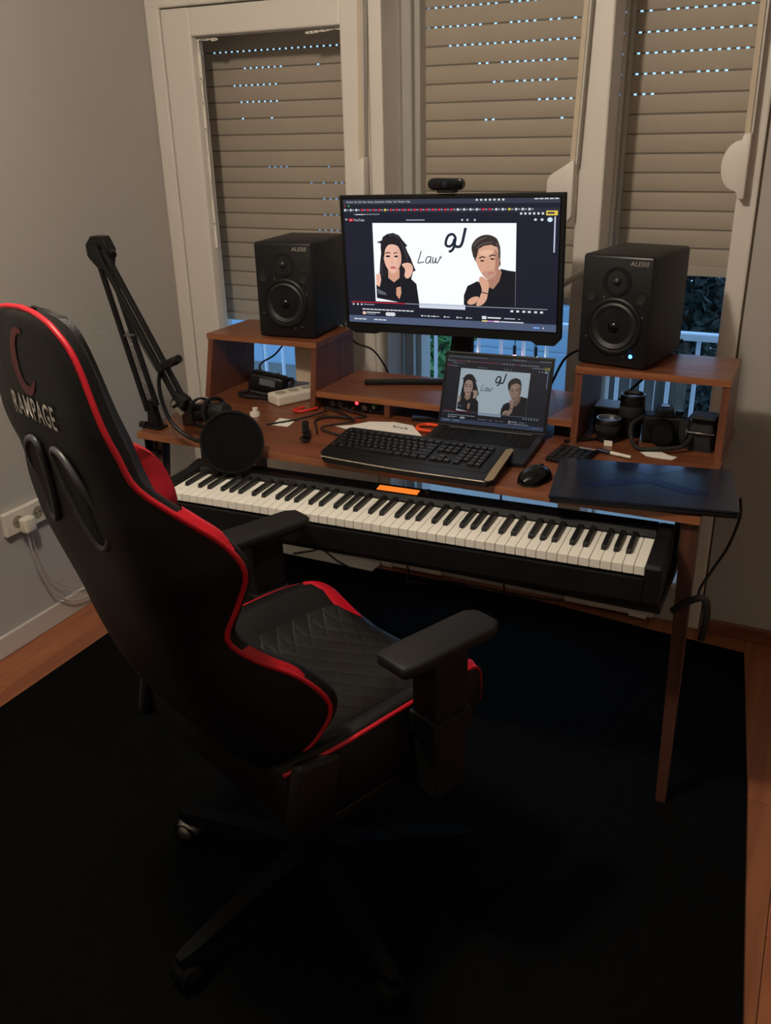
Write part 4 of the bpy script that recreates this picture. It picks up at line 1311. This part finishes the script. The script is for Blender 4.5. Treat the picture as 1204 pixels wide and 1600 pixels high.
tag(obj('paper_tag', bx((1.010, .556, ZD + .0072), (.022, .0015, .014), 0), M_PAPER), 'tiny white tag in front of the short camera lens', 'tag')
pb_ = thing('blue_booklet', 'flat pale blue box lying behind the short camera lens', 'box', (.975, .728, ZD))
obj('carton', b2(-.04, .045, -.035, .04, .0005, .062, .002), M_BLACK, pb_)
obj('top_sheet', b2(-.04, .045, -.035, .04, .0625, .066, .001), mat('pale_blue_card', srgb(150, 170, 200), .4, noise=.04), pb_)
cm = thing('photo_camera', 'black photo camera with strap in the middle of the right shelf box', 'camera', (1.137, .640, ZD), .20)
obj('body', b2(-.055, .058, -.02, .04, .001, .078, .008), M_MATTE, cm)
obj('viewfinder_hump', prism([(-.026, .076), (.026, .076), (.018, .098), (-.018, .098)], 'y', -.022, .038, .004), M_MATTE, cm)
obj('grip', bx((.052, -.022, .040), (.028, .034, .070), .010, None, None, 3), M_RUBBER, cm, 40)
obj('lens_barrel', lathe([(0, .055), (.026, .055), (.030, .050), (.030, .012), (.034, .0)], 28, Matrix.Translation((-.005, -.02, .040)) @ RX90), M_BLACK, cm, 40)
obj('mode_dial', cyl((.038, .01, .078), (.038, .01, .088), .010, n=18), M_BLACK, cm, 40)
obj('hot_shoe', b2(-.010, .010, .0, .02, .0985, .1005), M_STEEL, cm)
obj('strap', tube([(-.055, .01, .066), (-.085, -.03, .05), (-.07, -.075, .008), (-.01, -.092, .012), (.05, -.08, .02), (.075, -.03, .05), (.060, .01, .066)], .006, 8), mat('black_webbing', srgb(22, 20, 20), .85, noise=.2, nscale=60), cm, 60)
cb = thing('camera_bag', 'soft black pouch slumped at the right end of the right shelf box', 'pouch', (1.240, .645, ZD), -.05)
rows = []
for k in range(8):
    t = k / 7
    s = (1 - .25 * t ** 2)
    zz = .001 + .082 * t
    rows.append([((.036 * s) * math.copysign(abs(math.cos(a)) ** .5, math.cos(a)) + .004 * math.sin(5 * a + k), (.048 * s) * math.copysign(abs(math.sin(a)) ** .5, math.sin(a)) + .003 * math.cos(4 * a), zz) for a in [2 * math.pi * j / 28 for j in range(28)]])
obj('pouch_body', grid(rows, True, True), mat('black_nylon', srgb(20, 19, 20), .7, noise=.2, nscale=30, bump=.5, bscale=60), cb, 50)
obj('flap', bx((0, -.012, .088), (.068, .085, .008), .003, Matrix.Rotation(-.08, 3, 'X')), MATS['black_nylon'], cb)
obj('zip', tube([(-.034, -.047, .05), (0, -.053, .052), (.034, -.047, .05)], .002), M_STEEL, cb, 60)
obj('buckle', bx((-.037, -.035, .045), (.006, .014, .02), .002), M_STEEL, cb)
sheet('crumpled_tissue', [(1.10, .535), (1.13, .548), (1.145, .56), (1.17, .54), (1.195, .53), (1.185, .505), (1.15, .505), (1.12, .51)], 'crumpled white tissue below the black camera')
pen = thing('marker_pen', 'white and dark marker pen lying behind the closed laptop', 'pen', (1.035, .485, ZD + .0062), math.radians(-14))
obj('barrel', cyl((-.002, 0, 0), (.055, 0, 0), .0052, .0045, 12), M_WHITEP, pen, 40)
obj('cap', cyl((-.04, 0, 0), (-.003, 0, 0), .0056, .0058, 12), mat('dark_blue_cap', srgb(30, 34, 60), .4, noise=.05), pen, 40)
pe = thing('ballpoint_pen', 'dark ballpoint pen leaning at the left wall of the right shelf box', 'pen', (.945, .57, ZD + .0048), math.radians(35))
obj('barrel', cyl((-.06, 0, 0), (.045, 0, 0), .0042, n=12), M_BLACK, pe, 40)
obj('tip', cyl((.045, 0, 0), (.06, 0, 0), .0042, .0012, 12), M_CHROME, pe, 40)

# ================================================================ DANGLING LEADS, WALL SOCKET, FLOOR BITS
cable('charger_lead', [(1.372, .30, .792), (1.376, .31, .74), (1.36, .32, .66), (1.335, .31, .60), (1.315, .26, .565), (1.318, .215, .555)], .0035, 'thin black lead hanging below the closed laptop')
cable('hanging_strap', [(1.268, .16, .545), (1.295, .165, .57), (1.325, .175, .585), (1.34, .18, .57), (1.343, .18, .52), (1.338, .18, .475)], .0085, 'black strap end looped round the right desk leg', M_RUBBER, 'strap')
so = thing('wall_socket', 'white multiple wall socket low on the left wall', 'socket', (XL, .19, .435))
obj('plate', b2(.0005, .020, -.135, .13, -.04, .04, .004), M_WHITEP, so)
for k in range(3):
    s2 = obj('outlet', cyl((.0198, -.085 + k * .085, 0), (.0215, -.085 + k * .085, 0), .021, n=24), mat('outlet_recess', srgb(150, 140, 125), .6, noise=.05), so, 40)
    for dz_ in (-.009, .009):
        obj('outlet_hole', cyl((.0213, -.085 + k * .085 + dz_, 0), (.022, -.085 + k * .085 + dz_, 0), .003, n=10), M_RUBBER, s2)
pg = thing('wall_plug', 'white plug with lead in the wall socket', 'plug', (XL + .0225, .125, .425))
obj('plug_body', bx((.018, 0, -.004), (.034, .046, .052), .008, None, None, 3), M_WHITEP, pg, 40)
obj('lead', tube([(.012, .0, -.028), (.008, .003, -.09), (.006, .02, -.19), (.006, .06, -.29), (.008, .13, -.358), (.012, .25, -.385), (.04, .40, -.400), (.10, .55, -.408)], .0035), mat('white_lead', srgb(190, 176, 168), .5, noise=.05), pg, 60)
obj('second_lead', tube([(.012, .012, -.028), (.008, .02, -.10), (.007, .05, -.22), (.007, .13, -.30), (.010, .22, -.335), (.03, .36, -.36), (.06, .5, -.39)], .002), MATS['white_lead'], pg, 60)
cable('floor_cable', [(-.30, .99, .013), (-.22, 1.0, .035), (-.16, .985, .06), (-.09, .975, .03), (-.02, .965, .013)], .004, 'black cable arching over the rug edge near the white threshold')
cable('floor_cable', [(.19, .98, .16), (.20, .985, .10), (.215, .985, .04), (.22, .96, .014), (.30, .965, .0135)], .0035, 'black lead dropping from the piano to the rug back edge')
cable('floor_cable', [(.33, 1.03, .005), (.42, 1.04, .005), (.5, 1.025, .0135), (.6, 1.04, .005), (.72, 1.03, .012), (.80, 1.035, .02)], .0035, 'black cable wavering along the floor behind the rug')
cable('hanging_lead', [(.63, .80, .55), (.62, .86, .30), (.61, .93, .10), (.60, .99, .014)], .0035, 'dark lead hanging down behind the piano')
tp = NB()
for (a, b, c_, d_) in ((1.00, 1.11, .028, .065), (1.03, 1.09, .006, .03)):
    bx(((a + b) / 2, YW - .0135, (c_ + d_) / 2), (b - a, .001, d_ - c_), 0, Matrix.Rotation(.05, 3, 'Y'), tp)
tag(obj('torn_paper', tp, M_PAPER), 'torn scrap of pale paper taped to the trim under the desk', 'paper')

# ================================================================ GAMING CHAIR
CH = thing('gaming_chair', 'black and red gaming chair with winged backrest and armrests', 'chair', (.671, -.368, .120), math.radians(-21))
CS = .93
CH.scale = (CS, CS, CS)
FLOORM = Matrix.Scale(1 / CS, 4) @ Matrix.Translation((0, 0, .009 - .120))   # base parts are laid out from the rug up
Z0 = .009
# rows: z, half width, back v, tip v, edge foam, front centre v, extra forward reach of left wing
BK = [(1.353, .028, -.556, -.553, .012, -.535, 0), (1.350, .066, -.561, -.556, .02, -.528, 0), (1.338, .106, -.565, -.556, .026, -.515, 0), (1.30, .143, -.566, -.549, .028, -.505, 0), (1.21, .176, -.565, -.541, .030, -.488, 0), (1.16, .190, -.559, -.529, .028, -.475, 0),
      (1.11, .204, -.550, -.513, .022, -.465, .03), (1.055, .237, -.542, -.462, .022, -.455, .09), (1.005, .257, -.532, -.412, .02, -.45, .12), (.95, .267, -.520, -.384, .02, -.44, .13),
      (.88, .240, -.503, -.388, .022, -.43, .13), (.815, .222, -.486, -.402, .028, -.415, .06), (.76, .236, -.470, -.358, .03, -.39, 0), (.70, .256, -.450, -.284, .03, -.37, 0),
      (.62, .267, -.422, -.230, .03, -.34, 0), (.55, .250, -.392, -.252, .026, -.315, 0), (.50, .220, -.362, -.300, .02, -.30, 0), (.465, .165, -.335, -.305, .015, -.295, 0)]
import itertools
def interp_rows(T, k):
    P = []
    n = len(T)
    for i in range(n - 1):
        a = T[max(i - 1, 0)]; b = T[i]; c = T[i + 1]; d = T[min(i + 2, n - 1)]
        for j in range(k):
            t = j / k
            P.append(tuple(.5 * ((2 * b[m]) + (c[m] - a[m]) * t + (2 * a[m] - 5 * b[m] + 4 * c[m] - d[m]) * t * t + (3 * b[m] - a[m] - 3 * c[m] + d[m]) * t ** 3) for m in range(len(b))))
    P.append(T[-1])
    return P
BR = interp_rows(BK, 4)
def half(row, s):
    z, w, b, f, e, c, dl = row
    if s < 0:
        f = f + dl
    z -= Z0
    back = [(0, b, z), (w * .35, b, z), (w * .62, b + .003, z), (w * .84, b + (f - b) * .22, z), (w * .95, b + (f - b) * .6, z), (w, f, z)]
    front = [(w, f, z), (w - .004, f + e * .7, z), (w - .018, f + e, z), (w - .05, max(f + e * .6, c - .01) if f + e > c else f + e * 1.02, z), (w * .62, c + .004, z), (w * .3, c + .006, z), (0, c, z)]
    return [(x_ * s, y_, z_) for x_, y_, z_ in back], [(x_ * s, y_, z_) for x_, y_, z_ in front]
shell, frontg, tipR, tipL = [], [], [], []
redR, redL = [], []
for row in BR:
    bR, fR = half(row, 1)
    bL, fL = half(row, -1)
    shell.append(bL[::-1] + bR[1:])
    frontg.append(fR + fL[::-1][1:])
    tipR.append(bR[-1]); tipL.append(bL[-1])
    redR.append(fR[:5]); redL.append(fL[:4] + [tuple(Vector(fL[3]).lerp(Vector(fL[4]), .55))])
sb = grid(shell)
bmesh.ops.contextual_create(sb, geom=[v for v in sb.verts if v.index < 0]) if False else None
back = obj('backrest_shell', sb, M_LEATH, CH, 70)
fb = grid(frontg)
# close the top and the bottom
fb.verts.ensure_lookup_table()
for src in (0, -1):
    loop = [fb.verts.new(p) for p in (shell[src] + frontg[src][1:-1])]
    fb.faces.new(loop)
obj('backrest_cushion', fb, M_LEATH, CH, 70)
zi = [i for i, r in enumerate(BR) if .985 <= r[0] <= 1.08]
ziL = [i for i, r in enumerate(BR) if .82 <= r[0] <= 1.06]
def offs(rows, s):
    out = []
    for r in rows:
        out.append([(p[0] + .0015 * s, p[1] + .0025, p[2] + .001) for p in r])
    return out
def taper(i):
    f = min(1.0, max(.12, (BR[i][0] - .975) / .045))
    t0 = Vector(redR[i][0])
    return [tuple(t0.lerp(Vector(p), f)) for p in redR[i][:4]]
obj('wing_panel', grid(offs([taper(i) for i in zi], 1)), M_RED, CH, 70)
obj('wing_panel', grid([[(p[0] + .002, p[1] + .002, p[2] + .0015) for p in redL[i]] for i in ziL]), M_RED, CH, 70)
zi2 = [i for i, r in enumerate(BR) if .69 <= r[0] <= .79]
def taper2(r, i):
    f = min(1.0, max(.1, (BR[i][0] - .685) / .04))
    return [tuple(Vector(r[i][0]).lerp(Vector(p), f)) for p in r[i][:2]]
obj('lower_wing_panel', grid(offs([taper2(redR, i) for i in zi2], 1)), M_RED, CH, 70)
obj('lower_wing_panel', grid(offs([taper2(redL, i) for i in zi2], -1)), M_RED, CH, 70)
loop = tipL[::-1][: -1] + [(0, -.556, 1.366 - Z0)] + tipR[1:]
obj('piping', tube([Vector(p) for p in tipL[::-1]] + [Vector((0, -.556, 1.356 - Z0))] + [Vector(p) for p in tipR], .0048, 8, 1, False, None, False), M_RED, CH, 70)
def backv(z):
    for a, b in zip(BR, BR[1:]):
        if b[0] <= z <= a[0]:
            t = (a[0] - z) / (a[0] - b[0])
            return a[2] + (b[2] - a[2]) * t
    return BR[-1][2]
def onback(bm, z0, off=.0016):
    for v in bm.verts:
        zz = v.co.z
        v.co.y = backv(zz) - off + v.co.y
        v.co.z = zz - Z0
    return bm
tb = text_bm('RAMPAGE', .052, .0, .0007, 'CENTER', 1.12)
bmesh.ops.subdivide_edges(tb, edges=tb.edges, cuts=1)
xf(tb, Matrix.Translation((0, 0, 1.184)) @ RX90 @ Matrix.Scale(.62, 4, (1, 0, 0)))
obj('brand_lettering', onback(tb, 0), mat('silver_print', srgb(205, 200, 192), .5, noise=.05), CH)
cw = []
for k in range(24):
    a = math.radians(75 + 250 * k / 23)
    cw.append((.034 * math.cos(a), .046 * math.sin(a)))
sw = NB()
prev = None
for k, (a, b) in enumerate(cw):
    wdt = .003 + .008 * math.sin(math.pi * k / 23)
    n_ = Vector((a, b)).normalized() * wdt
    cur = [sw.verts.new((a - n_.x, 0, 1.278 + b - n_.y)), sw.verts.new((a + n_.x, 0, 1.278 + b + n_.y))]
    if prev:
        sw.faces.new((prev[0], prev[1], cur[1], cur[0]))
    prev = cur
obj('brand_swirl', onback(sw, 0), mat('dark_red_print', srgb(88, 14, 26), .5, noise=.05), CH)
M_RIM = mat('grey_slot_rim', srgb(62, 62, 64), .4, noise=.05)
for s in (-1, 1):
    prf = [(.028, 1.138), (.060, 1.140), (.090, 1.105), (.108, 1.03), (.104, .99), (.076, .985), (.052, 1.02), (.032, 1.08)]
    P = [Vector((s * a, backv(b) - .0035 + (.014 if a > .105 else .004 if a > .09 else 0), b - Z0)) for a, b in prf]
    rim = obj('harness_slot', tube(P, .006, 8, 5, True), M_RIM, CH, 70)
    Q = cr(P, 5, True)
    hb = NB()
    hb.faces.new([hb.verts.new((p.x, p.y - .001, p.z)) for p in Q])  # dark sheet stands in for the shade inside the open slot
    bmesh.ops.triangulate(hb, faces=hb.faces)
    obj('slot_dark_sheet', hb, M_RUBBER, rim)
# recline hinge covers, bracket
for s in (-1, 1):
    obj('hinge_cover', bx((s * .272, -.285, .44), (.03, .11, .16), .012, Matrix.Rotation(-.2, 3, 'X'), None, 3), M_BLACK, CH, 40)
    obj('side_bracket', b2(s * .235, s * .27, -.30, -.05, .335, .36, .004), M_BLACK, CH)
# seat
SR = [(-.33, .245, .470, .515, .462), (-.28, .262, .470, .530, .462), (-.20, .276, .468, .540, .46), (-.10, .280, .466, .546, .458), (.0, .282, .465, .549, .458), (.07, .281, .464, .548, .460), (.135, .274, .460, .541, .463), (.178, .262, .450, .522, .460), (.210, .246, .430, .487, .447), (.227, .234, .405, .45, .42), (.232, .231, .385, .40, .39)]
SRI = interp_rows(SR, 3)
def seatrow(r):
    v, w, zs, zr, zc_ = r
    H_ = [(w - .01, .375), (w + .004, .41), (w + .006, zs), (w, zr - .012), (w - .015, zr), (w - .045, zr - .012), (w - .085, (zr + zc_) / 2 - .005), (w - .12, zc_ + .006), (.09, zc_), (0, zc_)]
    out = [(a, v, b - Z0) for a, b in H_]
    return out + [(-a, y, b) for a, y, b in out[::-1][1:]]
G = [seatrow(r) for r in SRI]
sbm = grid(G)
for src in (0, -1):
    sbm.faces.new([sbm.verts.new(p) for p in G[src]])
seat = obj('seat', sbm, M_LEATH, CH, 70)
qm = [[(p[0], p[1], p[2] + .0012) for p in r[6:13]] for r in G[:-4]]
obj('quilted_panel', grid(qm), M_QUILT, CH, 70)
for s in (0, 1):
    P = [Vector(r[3] if s == 0 else r[-4]) for r in G]
    obj('seat_piping', tube(P, .0045, 8, 1, False, None, False), M_RED, CH, 70)
    rr = []
    for r in G:
        if .098 <= r[0][1] <= .205:
            seg = r[3:8] if s == 0 else r[::-1][3:8]
            f = (r[0][1] - .098) / .107
            n_ = 2 + int(round(2.0 * min(1, f * 1.4)))
            seg = [Vector(p) for p in seg]
            # widen towards the front
            last = seg[1].lerp(seg[4], min(1, .15 + f * .9))
            rr.append([seg[0] + Vector((0, 0, .0015)), seg[1] + Vector((0, 0, .0022)), (seg[1].lerp(seg[2], .8) if f > .4 else seg[1].lerp(last, .5)) + Vector((0, 0, .0022)), last + Vector((0, 0, .003))])
    obj('bolster_panel', grid(rr), M_RED, CH, 70)
obj('seat_pan', b2(-.22, .22, -.27, .2, .335, .372, .008), M_BLACK, CH)
obj('tilt_mechanism', b2(-.09, .09, -.22, .08, .275, .334, .008), M_BLACK, CH)
obj('tilt_lever', cyl((.09, -.02, .30), (.25, -.02, .295), .006, n=10), M_BLACK, CH, 40)
HUB = Vector((0, -.09, 0))
obj('gas_lift', xf(cyl(HUB + Vector((0, 0, .09)), HUB + Vector((0, 0, .37)), .028, .024, 20), FLOORM), M_BASEN, CH, 40)
# armrests
for s, du, dv, rz_ in ((1, .325, .0, -3), (-1, -.345, .058, -3)):
    R_ = Matrix.Translation((du, dv, 0)) @ Matrix.Rotation(math.radians(rz_), 4, 'Z')
    arm = obj('armrest', xf(b2(-.035, .035, -.045, .045, .33, .655, .008), R_), M_MATTE, CH)
    pd = [(-.040, -.128), (.040, -.128), (.046, -.10), (.046, .105), (.030, .13), (-.030, .13), (-.046, .105), (-.046, -.10)]
    obj('arm_pad', xf(prism(pd, 'z', .657, .683, .007), R_), mat('arm_pad_rubber', srgb(20, 18, 18), .6, 0, .35, noise=.06, nscale=20, bump=.2, bscale=300), arm, 45)
    obj('arm_bracket', b2(min(s * .17, du), max(s * .17, du), -.04, .04, .318, .336, .004), M_BLACK, arm)
    obj('arm_collar', xf(b2(-.042, .042, -.052, .052, .47, .52, .006), R_), M_MATTE, arm)
# five star base with casters
for k in range(5):
    a = math.radians(202 + 72 * k)
    d = Vector((math.cos(a), math.sin(a), 0))
    n_ = Vector((-d.y, d.x, 0))
    bm = NB()
    rows = []
    for r_, w_, zt_, zb_ in ((.02, .036, .128, .078), (.12, .030, .122, .078), (.26, .024, .104, .070), (.345, .019, .090, .066), (.365, .012, .086, .068)):
        c = HUB + d * r_
        rows.append([c + n_ * w_ + Vector((0, 0, zb_)), c + n_ * w_ * .75 + Vector((0, 0, zt_)), c - n_ * w_ * .75 + Vector((0, 0, zt_)), c - n_ * w_ + Vector((0, 0, zb_))])
    grid(rows, True, True, bm)
    lg = obj('base_leg', xf(bm, FLOORM), M_BASEN, CH)
    ca = HUB + d * .345
    cs = NB()
    for w_ in (-.016, .016):
        cyl(ca + n_ * (w_ - .009) + Vector((0, 0, .030)), ca + n_ * (w_ + .009) + Vector((0, 0, .030)), .029, n=20, bm=cs)
    obj('caster_wheel', xf(cs, FLOORM), M_BASEN, lg, 40)
    obj('caster_hood', lathe([(0, .036), (.014, .034), (.026, .026), (.032, .010), (.033, 0)], 20, FLOORM @ Matrix.Translation(ca + Vector((0, 0, .030)))), M_STEEL if k == 0 else M_BASEN, lg, 50)
obj('base_hub', xf(cyl(HUB + Vector((0, 0, .07)), HUB + Vector((0, 0, .135)), .05, .042, 24), FLOORM), M_BASEN, CH, 40)
